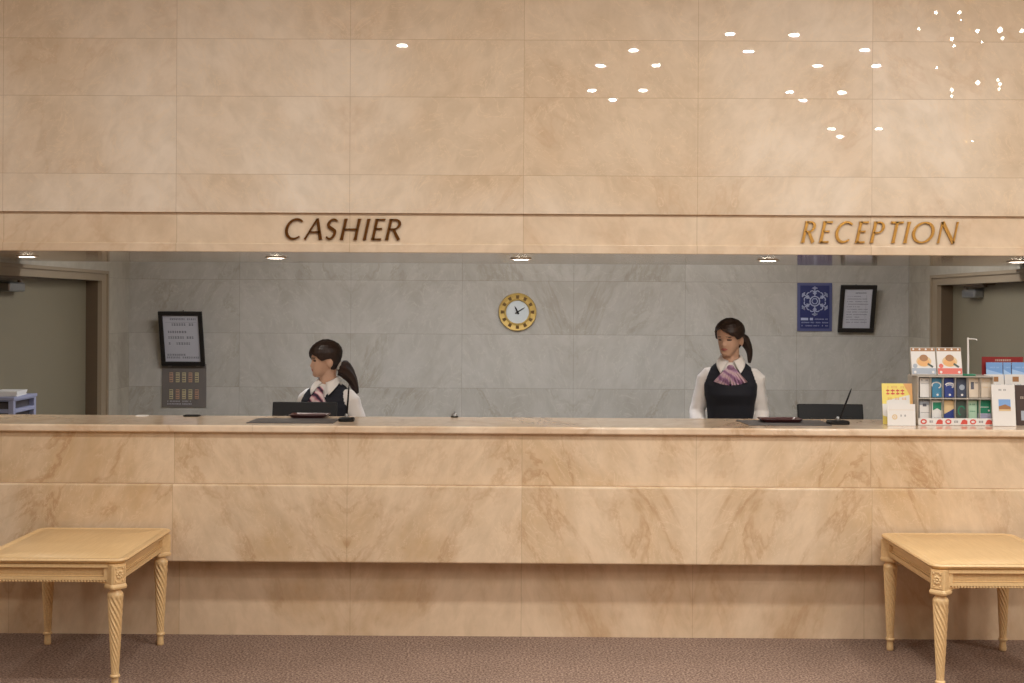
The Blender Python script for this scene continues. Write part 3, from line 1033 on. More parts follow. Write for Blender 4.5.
for i in range(3):
    xa = -rw / 2 + ins + i * 2 * wcell
    zc = (sz0 + sz1) / 2
    hh = (sz1 - sz0) * .36
    # red ring, small dark ticks and a red lozenge on each third of the strip
    st.stroke(arc(xa + wcell * .38, zc, .013, .010, 0, 360, 18), .007, -.0048, -.004, 1)
    st.glyphs(xa + wcell * .85, xa + wcell * 1.2, zc - .005, .011, -.0048, -.004, 2, seed=60 + i)
    st.prism([(xa + wcell * 1.36, zc - hh), (xa + wcell * 1.92, zc - hh), (xa + wcell * 1.92, zc + hh * .4), (xa + wcell * 1.7, zc + hh), (xa + wcell * 1.5, zc + hh * .6)], -.0048, -.004, 1)
st.build('front_strip', [m_white, m_red, m_ink], t)


def lp(mb, w, h, f, b):
    pass


def L_plain(mb, w, h, f, b):
    mb.glyphs(-w * .35, w * .3, h * .86, .007, f, b, 1, seed=5)
    mb.box((-w * .4, f, h * .70), (w * .4, b, h * .715), 1)


def L_arc(mb, w, h, f, b):
    mb.stroke([(x, z) for x, z in arc(-w * .1, h * .62, w * .42, h * .16, 200, -60, 14)], .006, f, b, 1)
    mb.disc(0, h * .13, .006, f, b, 1, 12)


def L_swirl(mb, w, h, f, b):
    mb.stroke(arc(0, h * .62, w * .40, h * .12, 170, -60, 14), .007, f, b, 1)
    mb.stroke(arc(0, h * .55, w * .34, h * .10, 160, -20, 14), .004, f, b, 1)
    mb.disc(0, h * .13, .006, f, b, 1, 12)


def L_moon(mb, w, h, f, b):
    mb.disc(0, h * .52, w * .26, f, b, 1, 18)
    mb.disc(0, h * .13, .006, f, b, 2, 12)


def L_stamp(mb, w, h, f, b):
    mb.box((-w * .32, f, h * .42), (-w * .02, b, h * .80), 1)
    mb.glyphs(.0, w * .4, h * .72, .008, f, b, 1, seed=8)


def L_cream(mb, w, h, f, b):
    mb.glyphs(-w * .35, w * .35, h * .8, .008, f, b, 1, seed=9)
    mb.glyphs(-w * .35, w * .35, h * .5, .006, f, b, 1, seed=10)


def L_greytop(mb, w, h, f, b):
    mb.box((-w / 2, f, h * .80), (w / 2, b, h), 1)
    mb.box((-w * .2, f - .0004, h * .74), (w * .15, f, h * .86), 2)
    mb.box((-w * .42, f, h * .46), (w * .42, b, h * .475), 2)


def L_greenblock(mb, w, h, f, b):
    mb.prism([(-w * .4, h * .56), (0, h * .66), (w * .4, h * .56), (w * .4, h * .92), (-w * .4, h * .92)], f, b, 1)
    mb.glyphs(-w * .3, w * .3, h * .2, .006, f, b, 2, seed=12)


def L_wave(mb, w, h, f, b):
    mb.prism([(-w / 2, h * .40), (0, h * .52), (w / 2, h * .66), (w / 2, h), (-w / 2, h)], f, b, 1)
    mb.disc(w * .1, h * .13, .006, f, b, 2, 12)


def L_moss(mb, w, h, f, b):
    mb.stroke(arc(0, h * .55, w * .3, h * .2, 20, 250, 14), .006, f, b, 1)
    mb.disc(0, h * .13, .006, f, b, 2, 12)


def L_teal(mb, w, h, f, b):
    mb.box((-w / 2, f, 0), (w / 2, b, h * .44), 1)
    mb.box((-w * .4, f, h * .70), (w * .3, b, h * .725), 2)
    mb.disc(w * .3, h * .56, .005, f, b, 2, 12)


G = 'leaflets in the clear rack'
zt0 = zmid + Z_TOP + .004
zb0 = Z_TOP + .0085
top = [(L_plain, [m_white, m_ink], 'white leaflet, first in the upper row of the clear rack'),
       (L_arc, [m_teal, m_white], 'teal blue leaflet in the upper row of the clear rack'),
       (L_swirl, [m_blue, m_white], 'deep blue leaflet with a white swirl in the clear rack'),
       (L_moon, [m_dkgrey, m_bluegrey, m_white], 'slate leaflet with a pale disc in the clear rack'),
       (L_stamp, [m_beige, m_ink], 'beige leaflet with a grey block in the clear rack'),
       (L_cream, [m_beige, m_sand], 'plain beige leaflet at the end of the upper rack row')]
for i, (fn, mats, lab) in enumerate(top):
    xa = 919 + i * 12.25
    sheet_thing('leaflet', lab, 'leaflet', xa + .8, xa + 11.4, 378.2, 397.6, YR + .03, RAD(4), fn, mats, G, z_base=zt0)
bot = [(919, 11, L_greytop, [m_white, m_bluegrey, m_ink], 'white leaflet with a grey top band in the lower rack row'),
       (931.2, 11, L_greenblock, [m_white, m_green, m_ink], 'white leaflet with a green block in the clear rack'),
       (943.4, 11, L_wave, [m_blue, m_sand, m_white], 'blue and sand leaflet in the lower rack row'),
       (955.6, 11.2, L_moss, [m_dkgreen, m_green, m_white], 'dark moss green leaflet in the lower rack row'),
       (967.8, 9, L_cream, [m_ltgreen, m_green], 'narrow pale green leaflet in the lower rack row'),
       (977, 14.5, L_teal, [m_green, m_lav, m_white], 'green and lavender leaflet at the end of the lower rack row')]
for xa, wp, fn, mats, lab in bot:
    sheet_thing('leaflet', lab, 'leaflet', xa + .6, xa + wp, 400.6, 419, YR + .03, RAD(3), fn, mats, G, z_base=zb0)


# food signs on the rack
def food_sign(x0, x1, band, label):
    z0 = Z_TOP + zr1 + .001
    Y = YR + .03
    bl, br, tp = at(x0, 376, Y), at(x1, 376, Y), at(x0, 347.5, Y + .035)
    w, h = br.x - bl.x, (tp.z - z0) / cos(RAD(13))
    t = thing('menu_stand', label, 'menu stand', ((bl.x + br.x) / 2, Y, z0), (0, 0, 0), 'menu stands on the leaflet rack')
    M = Matrix.Rotation(-RAD(13), 4, 'X')
    MB().box((-w / 2, -.003, .003), (w / 2, 0, h), 0, M).box((-w / 2, -.003, 0), (w / 2, .07, .003), 0).build('holder', m_acryledge, t)
    c = MB().box((-w / 2 + .003, -.006, .006), (w / 2 - .003, -.003, h - .004), 0, M)
    f, b = -.0066, -.006
    c.box((-w / 2 + .003, f, .008), (w / 2 - .003, b, h * .26), 1, M)
    c.box((-w / 2 + .003, f, h * .86), (w / 2 - .003, b, h - .004), 2, M)
    for i in range(4):
        c.disc(-w * .38 + i * w * .25, h * .93, .005, f - .0005, f, 0, 10, M)
    # plate of food
    c.disc(.002, h * .50, w * .30, f, b, 5, 28, M, h * .19)
    c.disc(.0, h * .47, w * .24, f - .0006, f, 3, 24, M, h * .14)
    c.disc(.002, h * .62, w * .17, f - .0012, f, 4, 20, M, h * .12)
    c.stroke([(w * .16, h * .42), (w * .36, h * .30)], .010, f - .0012, f, 6, M)
    c.disc(-w * .34, h * .34, w * .09, f, b, 1, 16, M)
    c.disc(-w * .36, h * .12, .007, f - .0012, f, 0, 12, M).disc(w * .36, h * .12, .007, f - .0012, f, 0, 12, M)
    c.build('card', [m_white, band, m_amber, m_orange, m_amber, m_sand, m_dkgreen], t)


food_sign(911.5, 936.6, m_bluegrey, 'upright menu card with a grey lower band atop the leaflet rack')
food_sign(937.4, 962.6, m_pinkred, 'upright menu card with a coral lower band atop the leaflet rack')

# hook stand
p = at(968, 375.5, YR + .06)
z0 = Z_TOP + zr1 + .001
t = thing('hook_stand', 'small white metal hook stand on the leaflet rack beside the menu cards', 'stand', (p.x, YR + .06, z0))
hh = at(968, 337.5, YR + .06).z - z0
MB().rings([rrect(.075, .05, .012, z, 4, i) for i, z in ((.003, 0), (0, .003), (0, .006), (.004, .009))]).build('base', m_green, t)
MB().tube([(0, 0, .008), (0, 0, hh * .5), (-.002, 0, hh)], [.006, .0055, .0045], 12).build('pole', m_white, t)
MB().tube([(-.006, 0, hh * .965), (.02, 0, hh * .965), (.044, 0, hh * .955), (.046, 0, hh * .92)], .0028, 10).build('hook_arm', m_white, t)

# yellow flyer and white card in front of it
def P_yellow(mb, w, h, f, b):
    mb.prism([(-w * .36, h * .10), (w * .40, h * .10), (w * .40, h * .72), (-w * .36, h * .58)], f, b, 1)
    mb.prism([(-w * .5, h * .22), (-w * .36, h * .18), (-w * .36, h * .5), (-w * .5, h * .5)], f, b, 1)
    mb.glyphs(-w * .36, w * .28, h * .72, .030, f - .0006, f, 2, seed=31)
    mb.glyphs(-w * .32, w * .30, h * .88, .012, f, b, 3, seed=32)
    mb.glyphs(-w * .32, w * .30, h * .60, .012, f - .0006, f, 3, seed=33)
    mb.prism([(w * .42, 0), (w * .5, 0), (w * .5, h), (w * .2, h), (w * .42, h * .7)], f, b, 3)


sheet_thing('flyer', 'yellow flyer with red heading leaning beside the leaflet rack', 'flyer', 883, 913.5, 384, 423.2, 6.76, RAD(9), P_yellow, [m_yellow, m_white, m_red, m_orange], z_base=ZT)


def P_card(mb, w, h, f, b):
    mb.stroke(arc(-w * .24, h * .40, w * .075, w * .075, 0, 360, 16), .006, f, b, 1)
    mb.disc(-w * .24, h * .40, w * .03, f, b, 1, 12)
    mb.glyphs(-w * .04, w * .16, h * .42, .010, f, b, 2, seed=34)
    mb.box((-w * .45, f, h * .72), (w * .45, b, h * .73), 1)


sheet_thing('card_holder', 'white card with a small round crest in front of the yellow flyer', 'card', 887.5, 915.5, 404.3, 424.6, 6.69, RAD(7), P_card, [m_white, m_sand, m_ink], z_base=ZT)

# rack at the picture's end: white shelf box with red board, blue leaflets, white leaflets
Y2 = 6.93
x0_, x1_ = at(983, 424, Y2).x, at(1060, 424, Y2).x
t = thing('leaflet_rack', 'pale stepped rack behind the white landscape card, with a red header board', 'leaflet rack', ((x0_ + x1_) / 2, Y2, ZT))
w2 = x1_ - x0_
za, zb, zc_ = at(1010, 392, Y2).z - Z_TOP, at(1010, 376, Y2).z - Z_TOP, at(1010, 357, Y2 + .10).z - Z_TOP
bx = MB()
bx.box((-w2 / 2, 0, 0), (w2 / 2, .115, .006)).box((-w2 / 2, .0, .006), (w2 / 2, .004, za))
bx.box((-w2 / 2, .045, .006), (w2 / 2, .049, zb - .02)).box((-w2 / 2, .108, .006), (w2 / 2, .113, zc_ - .10))
for sx in (-1, 1):
    a, b = sorted((sx * w2 / 2, sx * (w2 / 2 - .004)))
    bx.box((a, .004, .006), (b, .108, za))
bx.build('shelf', m_acryledge, t)
hx0, hx1 = at(982, 360, Y2 + .10).x - (x0_ + x1_) / 2, at(1023, 360, Y2 + .10).x - (x0_ + x1_) / 2
hc, hw = (hx0 + hx1) / 2, hx1 - hx0
hb = MB().box((hx0, .099, zb - .07), (hx1, .107, zc_), 0)
hb.glyphs(hc - hw * .18, hc + hw * .2, zc_ - .024, .011, .0982, .099, 1, seed=51).glyphs(hc - hw * .30, hc + hw * .34, zc_ - .045, .016, .0982, .099, 1, seed=52)
hb.build('header_board', [m_dkred, m_beige], t)


def P_sky(mb, w, h, f, b):
    mb.prism([(-w * .5, h * .78), (w * .5, h * .70), (w * .5, h * .80), (-w * .5, h * .88)], f, b, 1)
    mb.glyphs(-w * .36, w * .30, h * .9, .007, f, b, 1, seed=53)
    mb.disc(w * .1, h * .6, w * .2, f, b, 1, 14)


for i, (xa, xb, lab) in enumerate(((987.2, 1003.6, 'sky blue leaflet, innermost of the row under the red header board'), (1004.4, 1012.2, 'narrow sky blue leaflet between two wider ones under the red board'), (1013, 1029, 'sky blue leaflet at the picture edge under the red header board'))):
    sheet_thing('leaflet', lab, 'leaflet', xa, xb, 362.6, 380, Y2 + .062, RAD(4), P_sky, [m_sky, m_skyl], 'blue leaflets in the stepped rack', z_base=ZT + .008)


def P_whiteleaf(mb, w, h, f, b):
    mb.box((-w * .1, f, h * .84), (w * .22, b, h * .95), 1)
    mb.glyphs(-w * .42, w * .42, h * .76, .008, f, b, 2, seed=54)


for i, (xa, xb, lab) in enumerate(((985, 1004.6, 'white leaflet with a brown motif, inner one below the blue leaflets'), (1005.4, 1025, 'white leaflet with a brown motif, outer one below the blue leaflets'))):
    sheet_thing('leaflet', lab, 'leaflet', xa, xb, 374.6, 392, Y2 + .022, RAD(4), P_whiteleaf, [m_white, m_amber, m_bluegrey], 'white leaflets in the stepped rack', z_base=ZT + .008)


def P_land(mb, w, h, f, b):
    mb.box((-w * .22, f, h * .36), (w * .30, b, h * .64), 1)
    mb.prism([(-w * .22, h * .36), (w * .30, h * .36), (w * .30, h * .46), (w * .06, h * .52), (-w * .22, h * .47)], f - .0005, f, 2)
    mb.box((-w * .22, f - .0008, h * .36), (w * .30, f, h * .40), 3)
    mb.glyphs(-w * .2, w * .2, h * .85, .008, f, b, 4, seed=56)


sheet_thing('landscape_card', 'tall white card with a small landscape photo beside the clear rack', 'card', 992.6, 1015.6, 385, 424.2, 6.70, RAD(8), P_land, [m_white, m_sky, m_amber, m_sand, m_ink], z_base=ZT, thick=.008)


def P_dark(mb, w, h, f, b):
    mb.glyphs(-w * .3, w * .3, h * .66, .012, f, b, 1, seed=57)
    mb.box((-w * .3, f, h * .12), (w * .42, b, h * .36), 2)


sheet_thing('leaflet', 'dark brown leaflet standing at the picture edge beside the landscape card', 'leaflet', 1016.5, 1040, 385.6, 424, 6.75, RAD(8), P_dark, [m_brown, m_beige, m_bluegrey], z_base=ZT, thick=.006)

# ------------------------------------------------------------------ people
m_skin = plain('skin', srgb(206, 166, 142), 0.5, var=0.03)
m_lip = plain('lips', srgb(176, 104, 98), 0.45)
m_eye = plain('dark_eyes', srgb(44, 30, 26), 0.3)
m_hair = plain('dark_brown_hair', srgb(46, 30, 24), 0.42, var=0.35, scale=60)
m_blouse = plain('white_cotton', srgb(232, 226, 222), 0.8, var=0.02)
m_vest = plain('navy_black_wool', srgb(22, 23, 33), 0.85, var=0.1)
m_shoe = plain('black_leather', srgb(20, 18, 18), 0.35)
m_tights = plain('beige_tights', srgb(190, 150, 124), 0.6)


def scarf_mat(name, c1, c2, c3):
    T = NT(name)
    tc = T.n('ShaderNodeTexCoord').outputs['Object']
    w = T.n('ShaderNodeTexWave')
    w.inputs['Scale'].default_value = 8
    w.inputs['Distortion'].default_value = 6.0
    w.bands_direction = 'DIAGONAL'
    T.put(w.inputs['Vector'], tc)
    c = T.ramp(w.outputs['Fac'], [(0.15, c1), (0.5, c2), (0.85, c3)])
    T.put(T.b.inputs['Base Color'], c)
    T.b.inputs['Roughness'].default_value = 0.6
    return T.m


m_scarf1 = scarf_mat('lilac_scarf', srgb(142, 104, 134), srgb(182, 146, 172), srgb(198, 170, 176))
m_scarf2 = scarf_mat('pink_striped_scarf', srgb(60, 40, 66), srgb(196, 128, 144), srgb(228, 208, 208))


def interp(tab, z):
    if z <= tab[0][0]:
        return tab[0][1:]
    for a, b in zip(tab, tab[1:]):
        if z <= b[0]:
            k = (z - a[0]) / (b[0] - a[0])
            k = k * k * (3 - 2 * k) * .5 + k * .5
            return tuple(p + (q - p) * k for p, q in zip(a[1:], b[1:]))
    return tab[-1][1:]


TORSO = [(.70, .150, .108, .010), (.82, .168, .118, .010), (.91, .152, .106, .004), (1.00, .124, .090, -.002), (1.08, .130, .096, -.006),
         (1.15, .143, .116, -.016), (1.20, .147, .113, -.010), (1.24, .152, .100, .002), (1.272, .146, .086, .010), (1.298, .124, .074, .014), (1.322, .094, .064, .014), (1.343, .068, .056, .012), (1.365, .052, .051, .008), (1.42, .048, .049, -.002)]


def torso_rings(z0, z1, off, step=.01, n=72, ex=2.35):
    out = []
    m = max(2, int((z1 - z0) / step))
    for i in range(m + 1):
        z = z0 + (z1 - z0) * i / m
        a, b, cy = interp(TORSO, z)
        a += off
        b += off
        r = []
        for j in range(n):
            th = 2 * pi * j / n
            c, s = cos(th), sin(th)
            r.append((a * math.copysign(abs(c) ** (2 / ex), c), cy + b * math.copysign(abs(s) ** (2 / ex), s), z))
        out.append(r)
    return out


# head outline: z from the chin, front y, back y, half width
HEAD = [(.000, -.070, -.012, .020), (.008, -.080, .000, .031), (.020, -.085, .018, .041), (.045, -.086, .046, .052), (.068, -.085, .064, .060), (.095, -.083, .080, .067), (.120, -.086, .089, .0715),
        (.145, -.086, .092, .0730), (.165, -.080, .088, .069), (.185, -.064, .073, .058), (.200, -.042, .052, .042), (.210, -.020, .030, .024), (.2145, -.002, .010, .007)]


def head_pt(z, th, off=0.0):
    """th = 0 at the face's middle, grows towards her left side (+x)"""
    f, b, w = interp(HEAD, z)
    cy = (f + b) / 2 if z > .13 else f * .52 + b * .48
    c, s = cos(th), sin(th)
    d = (cy - f) if c > 0 else (b - cy)
    x = w * math.copysign(abs(s) ** .9, s)
    y = cy - d * math.copysign(abs(c) ** .92, c)
    v = Vector((x, y, z))
    if off:
        nrm = Vector((x / max(w, .01) ** 1.0, (y - cy) / max(d, .01), (z - .115) / .11)).normalized()
        v += nrm * off
    return v


def gauss(d, s):
    return exp(-(d / s) ** 2)


def face_def(v):
    x, y, z = v
    if y > -.02:
        return v
    ny = 0.0
    ridge = gauss(x, .0085) * max(0, 1 - abs(z - .078) / .030) ** .8
    ny -= .017 * ridge * (1.0 if z < .078 else .8)
    ny -= .006 * gauss(abs(x) - .010, .007) * gauss(z - .070, .007)
    ny += .0085 * gauss(abs(x) - .031, .015) * gauss(z - .103, .010)
    ny -= .003 * gauss(abs(x) - .030, .016) * gauss(z - .122, .008)
    ny -= .0045 * gauss(x, .018) * (gauss(z - .050, .005) + gauss(z - .041, .005))
    ny += .003 * gauss(x, .02) * gauss(z - .030, .006)
    ny -= .004 * gauss(x, .016) * gauss(z - .014, .010)
    return Vector((x, y + ny, z))


def grow_hand(mb, wrist, fwd, side, palmn):
    """palm and five bent fingers lying on a surface"""
    wrist, fwd, side, palmn = Vector(wrist), Vector(fwd).normalized(), Vector(side).normalized(), Vector(palmn).normalized()
    c = wrist + fwd * .045
    M = Matrix((side, fwd, palmn)).transposed().to_4x4()
    M.translation = c
    mb.ball((0, 0, 0), (.038, .052, .015), 20, 12, 0, M)
    for i, (x, L) in enumerate(((-.028, .062), (-.010, .074), (.009, .070), (.027, .054))):
        b = wrist + fwd * .078 + side * x
        p = [b, b + fwd * L * .45 + palmn * .006 + side * x * .06, b + fwd * L * .78 - palmn * .002 + side * x * .1, b + fwd * L - palmn * .010 + side * x * .12]
        mb.tube(p, [.0088, .0082, .0074, .0056], 10)
    sg = -1
    b = wrist + fwd * .022 + side * sg * .028
    mb.tube([b, b + fwd * .022 + side * sg * .020 - palmn * .004, b + fwd * .046 + side * sg * .026 - palmn * .008, b + fwd * .060 + side * sg * .024 - palmn * .010], [.012, .0105, .009, .0065], 10)


def remeshed(mb, name, vox, mats, parent, smooth_it=4):
    o = mb.build(name, mats, None)
    r = o.modifiers.new('r', 'REMESH')
    r.mode = 'VOXEL'
    r.voxel_size = vox
    if smooth_it:
        s = o.modifiers.new('s', 'SMOOTH')
        s.factor = .5
        s.iterations = smooth_it
    bpy.context.view_layer.update()
    dg = bpy.context.evaluated_depsgraph_get()
    me = bpy.data.meshes.new_from_object(o.evaluated_get(dg))
    old = o.data
    o.modifiers.clear()
    o.data = me
    bpy.data.meshes.remove(old)
    me.name = name
    for m in mats:
        if m.name not in [x.name for x in me.materials if x]:
            me.materials.append(m)
    me.polygons.foreach_set('use_smooth', [True] * len(me.polygons))
    o.parent = parent
    return o


def person(label, loc, yaw, head_yaw, head_pitch, lift, scarf_m, tail, part_side, arm, fringe=.170, sw=1.0):
    root = thing('person', label, 'person', loc, (0, 0, yaw))

    def zz(v):
        v = Vector(v)
        v.z = v.z + lift if v.z > .8 else v.z * (.8 + lift) / .8
        return v
    HM = Matrix.Translation((0, -.004, 1.40)) @ Matrix.Rotation(head_yaw, 4, 'Z') @ Matrix.Rotation(head_pitch, 4, 'X') @ Matrix.Translation((0, -.004, -.012))
    HI_ = HM.inverted()
    # ---- body
    mb = MB()
    mb.rings(torso_rings(.70, 1.42, 0))
    rs = []
    nz = 60
    for i in range(nz + 1):
        z = .2145 * (i / nz)
        rs.append([HM @ face_def(head_pt(z, 2 * pi * j / 96)) for j in range(96)])
    mb.rings(rs)
    mb.tube([(0, .004, 1.34), HM @ Vector((0, .012, .03)), HM @ Vector((0, .015, .08))], [.052, .048, .046], 24)
    for sx in (-1, 1):
        mb.ball((sx * .0705, .006, .086), (.009, .020, .030), 14, 10, 0, HM @ Matrix.Rotation(RAD(-8), 4, 'X'))
        A = arm[0] if sx < 0 else arm[1]
        el, wr = Vector((sx * A[0], A[1], A[2])), Vector((sx * A[3], A[4], A[5]))
        sh = Vector((sx * .146, .012, 1.262))
        mb.tube([sh + Vector((-sx * .04, 0, .004)), sh, sh.lerp(el, .25), sh.lerp(el, .6), el, el.lerp(wr, .3), wr], [.030, .036, .035, .034, .032, .032, .023], 20)
        grow_hand(mb, wr, (-sx * .25, -1, -.05), (sx * -1 * -1, -.25, 0) if sx > 0 else (1, .25, 0), (0, -.04, 1))
        # leg
        mb.tube([(sx * .082, .012, .78), (sx * .086, .010, .62), (sx * .080, .006, .46), (sx * .080, .012, .40), (sx * .080, .026, .28), (sx * .080, .020, .10), (sx * .080, .016, .05)], [.088, .080, .054, .050, .052, .034, .034], 20)
        mb.tube([(sx * .082, .036, .035), (sx * .084, -.04, .034), (sx * .088, -.12, .024), (sx * .09, -.16, .018)], [.032, .032, .028, .016], 14)
    mb.v = [tuple(zz(v)) for v in mb.v]
    body = remeshed(mb, 'body', .0042, [m_skin, m_lip, m_eye, m_tights], root, 2)
    for p in body.data.polygons:
        c = Vector(p.center)
        if c.z < .8:
            if c.z < .62:
                pass
            if abs(c.x) < .16 and c.z < .70 * (.8 + lift) / .8 and c.y > -.22:
                p.material_index = 3
            continue
        h = HI_ @ (c - Vector((0, 0, lift)))
        if h.y < -.055:
            if abs(h.x) < .022 and abs(h.z - .0455) < .0085 * (1 - (h.x / .022) ** 2) + .0006:
                p.material_index = 1
            elif ((abs(h.x) - .0315) / .0140) ** 2 + ((h.z - .102) / .0056) ** 2 < 1:
                p.material_index = 2
            elif ((abs(h.x) - .0320) / .0180) ** 2 + ((h.z - .1215 + (abs(h.x) - .032) * .12) / .0032) ** 2 < 1:
                p.material_index = 2
    # ---- blouse: torso, sleeves, cuffs
    bm_ = MB()
    bm_.rings(torso_rings(.84, 1.345, .009))
    for sx in (-1, 1):
        A = arm[0] if sx < 0 else arm[1]
        el, wr = Vector((sx * A[0], A[1], A[2])), Vector((sx * A[3], A[4], A[5]))
        sh = Vector((sx * .146, .012, 1.262))
        pts = [sh + Vector((-sx * .05, 0, .006)), sh + Vector((-sx * .01, 0, .0)), sh + Vector((sx * .012, 0, -.022)), sh.lerp(el, .3), sh.lerp(el, .65), el, el.lerp(wr, .35), el.lerp(wr, .8), el.lerp(wr, .9), el.lerp(wr, .96)]
        bm_.tube(pts, [.044, .050, .053, .053, .050, .048, .047, .042, .034, .033], 24)
    bm_.v = [tuple(zz(v)) for v in bm_.v]
    blouse = remeshed(bm_, 'blouse', .006, [m_blouse], root, 4)
    # cloth folds
    nrms = [Vector(v.normal) for v in blouse.data.vertices]
    for v, d in zip(blouse.data.vertices, nrms):
        p = Vector(v.co)
        n_ = mnoise.noise(Vector((p.x * 16, p.y * 16, p.z * 22))) * .0035 + mnoise.noise(Vector((p.x * 40, p.y * 40, p.z * 30))) * .0012
        v.co = p + d * n_
    # ---- vest
    rings = torso_rings(.86, 1.352, .016, .005, 144)
    ve = MB()
    n = 144
    V, Fc = [p for r in rings for p in r], []
    for i in range(len(rings) - 1):
        for j in range(n):
            kx = (j + 1) % n
            f = (i * n + j, i * n + kx, (i + 1) * n + kx, (i + 1) * n + j)
            c = sum((Vector(V[q]) for q in f), Vector()) / 4
            keep = True
            lim = .182 if c.z < 1.15 else .182 - (c.z - 1.15) * .38
            if c.z > 1.13 and abs(c.x) > max(lim, .120):
                keep = False
            if c.y < 0 and c.z > 1.205 and abs(c.x) < (c.z - 1.205) * .52:
                keep = False
            if c.y >= 0 and c.z > 1.335:
                keep = False
            if keep:
                Fc.append(f)
    ve.add([zz(p) for p in V], Fc, 0, None, True)
    vo = ve.build('vest', m_vest, root)
    bm = bmesh.new()
    bm.from_mesh(vo.data)
    bmesh.ops.delete(bm, geom=[v for v in bm.verts if not v.link_faces], context='VERTS')
    bm.to_mesh(vo.data)
    bm.free()
    so = vo.modifiers.new('cloth', 'SOLIDIFY')
    so.thickness = .009
    so.offset = -1
    # ---- collar
    for sx in (-1, 1):
        co = MB()
        nu, nv = 22, 5
        g = []
        for i in range(nu + 1):
            u = i / nu              # 0 back of the neck, 1 front
            th = pi / 2 - u * (pi * .93)
            row = []
            for j in range(nv + 1):
                w = j / nv
                r0x, r0y = .056, .056
                fr_ = max(0, (u - .45) / .55)
                ext = .018 + .016 * fr_
                drop = .022 + .050 * fr_ ** 1.5
                rr = 1 + (ext / .056) * w
                x = sx * max(.003 + .006 * w, r0x * rr * cos(th)) + sx * .040 * w * fr_ ** 1.4
                y = .006 + r0y * rr * sin(th) - .018 * w * fr_
                z = 1.384 - .034 * fr_ - drop * w + .006 * sin(pi * min(1, w * 1.6))
                row.append(zz((x, y, z)))
            g.append(row)
        V = [p for r in g for p in r]
        Fc = [(i * (nv + 1) + j, (i + 1) * (nv + 1) + j, (i + 1) * (nv + 1) + j + 1, i * (nv + 1) + j + 1) for i in range(nu) for j in range(nv)]
        co.add(V, Fc, 0, None, True)
        o = co.build('collar', m_blouse, root)
        so = o.modifiers.new('cloth', 'SOLIDIFY')
        so.thickness = .004
        so.offset = 1
    # ---- scarf
    sc = MB()
    sc.ball((0, -.096, 1.312), (.023, .018, .020), 18, 12)
    for sx in (-1, 1):
        nu, nv = 14, 16
        g = []
        for i in range(nu + 1):
            u = i / nu
            row = []
            for j in range(nv + 1):
                w = j / nv - .5
                wd = (.022 + .074 * u ** .8) * sw
                cx = sx * (.008 + .046 * u) * sw
                x = cx + w * wd
                z = 1.312 - .098 * u + sx * w * .022 * u + .010 * abs(w)
                y = -.102 - .022 * sin(pi * min(1, u * .75)) - .022 * u + .007 * cos(w * 5 * 2 * pi) * u + abs(x) * .16
                row.append(zz((x, y, z)))
            g.append(row)
        V = [p for r in g for p in r]
        Fc = [(i * (nv + 1) + j, (i + 1) * (nv + 1) + j, (i + 1) * (nv + 1) + j + 1, i * (nv + 1) + j + 1) for i in range(nu) for j in range(nv)]
        V2 = [p + Vector((0, .006, 0)) for p in V]
        m = len(V)
        sc.add(V + V2, Fc + [tuple(reversed([q + m for q in f])) for f in Fc], 0, None, True)
    # the band round the neck
    kn = len(sc.v)
    sc.v = [tuple(zz(v)) if i < 18 * 13 else v for i, v in enumerate(sc.v)]
    sc.build('neck_scarf', scarf_m, root)
    # ---- hair
    hr = MB()
    rs = []
    nz, nt = 90, 128
    for i in range(nz + 1):
        z = .2145 * (i / nz)
        row = []
        for j in range(nt):
            th = 2 * pi * j / nt
            a = th if th <= pi else th - 2 * pi           # -pi..pi, + = her left
            s_ = a * part_side                            # + = side the fringe is swept to
            ad = abs(math.degrees(a))
            front = fringe - .048 * max(0, min(1, (math.degrees(s_) + 18) / 62)) - .022 * max(0, min(1, (-math.degrees(s_) - 20) / 40))
            hl = front
            if ad > 52:
                k_ = min(1, (ad - 52) / 18)
                hl = front * (1 - k_) + .100 * k_
            if ad > 78:
                k_ = min(1, (ad - 78) / 16)
                hl = .100 * (1 - k_) + .108 * k_
            if ad > 104:
                k_ = min(1, (ad - 104) / 22)
                hl = .108 * (1 - k_) + .044 * k_
            if ad > 125:
                hl = .044 - .014 * (ad - 125) / 55
            q = max(0, min(1, (z - hl + .004) / .010))
            q = q * q * (3 - 2 * q)
            strand = .0012 * sin(a * 46 + z * 60 * part_side) + .0012 * mnoise.noise(Vector((a * 5, z * 60, 2)))
            vol = .0115 + .006 * max(0, (z - .10) / .11) + strand
            row.append(HM @ head_pt(z, th, -.010 + (vol + .010) * q))
        rs.append(row)
    hr.rings(rs)
    hr.v = [tuple(zz(v)) for v in hr.v]
    hair = hr.build('hair', m_hair, root, sharp=80)
    pt = MB()
    P = [HM @ Vector(tail['root'])] + [HM @ Vector(p) for p in tail['pts']]
    # smooth the tail's path
    path, rad = [], []
    N = 26
    for i in range(N + 1):
        u = i / N * (len(P) - 1)
        k_ = min(int(u), len(P) - 2)
        f = u - k_
        p0, p1, p2, p3 = P[max(k_ - 1, 0)], P[k_], P[k_ + 1], P[min(k_ + 2, len(P) - 1)]
        path.append(.5 * ((2 * p1) + (p2 - p0) * f + (2 * p0 - 5 * p1 + 4 * p2 - p3) * f * f + (3 * p1 - p0 - 3 * p2 + p3) * f ** 3))
        uu = i / N
        rad.append(tail['r'] * (.45 + .55 * min(1, uu * 4)) * (1 - .75 * max(0, uu - .35) / .65))
    pt.tube(path, rad, 28)
    for q, v in enumerate(pt.v):
        ring, jj = divmod(q, 28)
        c = path[min(ring, N)]
        v = Vector(v)
        pt.v[q] = tuple(zz(c + (v - c) * (1 + .12 * sin(jj * 2 * pi / 28 * 7 + ring * .35))))
    pt.build('ponytail', m_hair, hair, sharp=80)
    tie = MB()
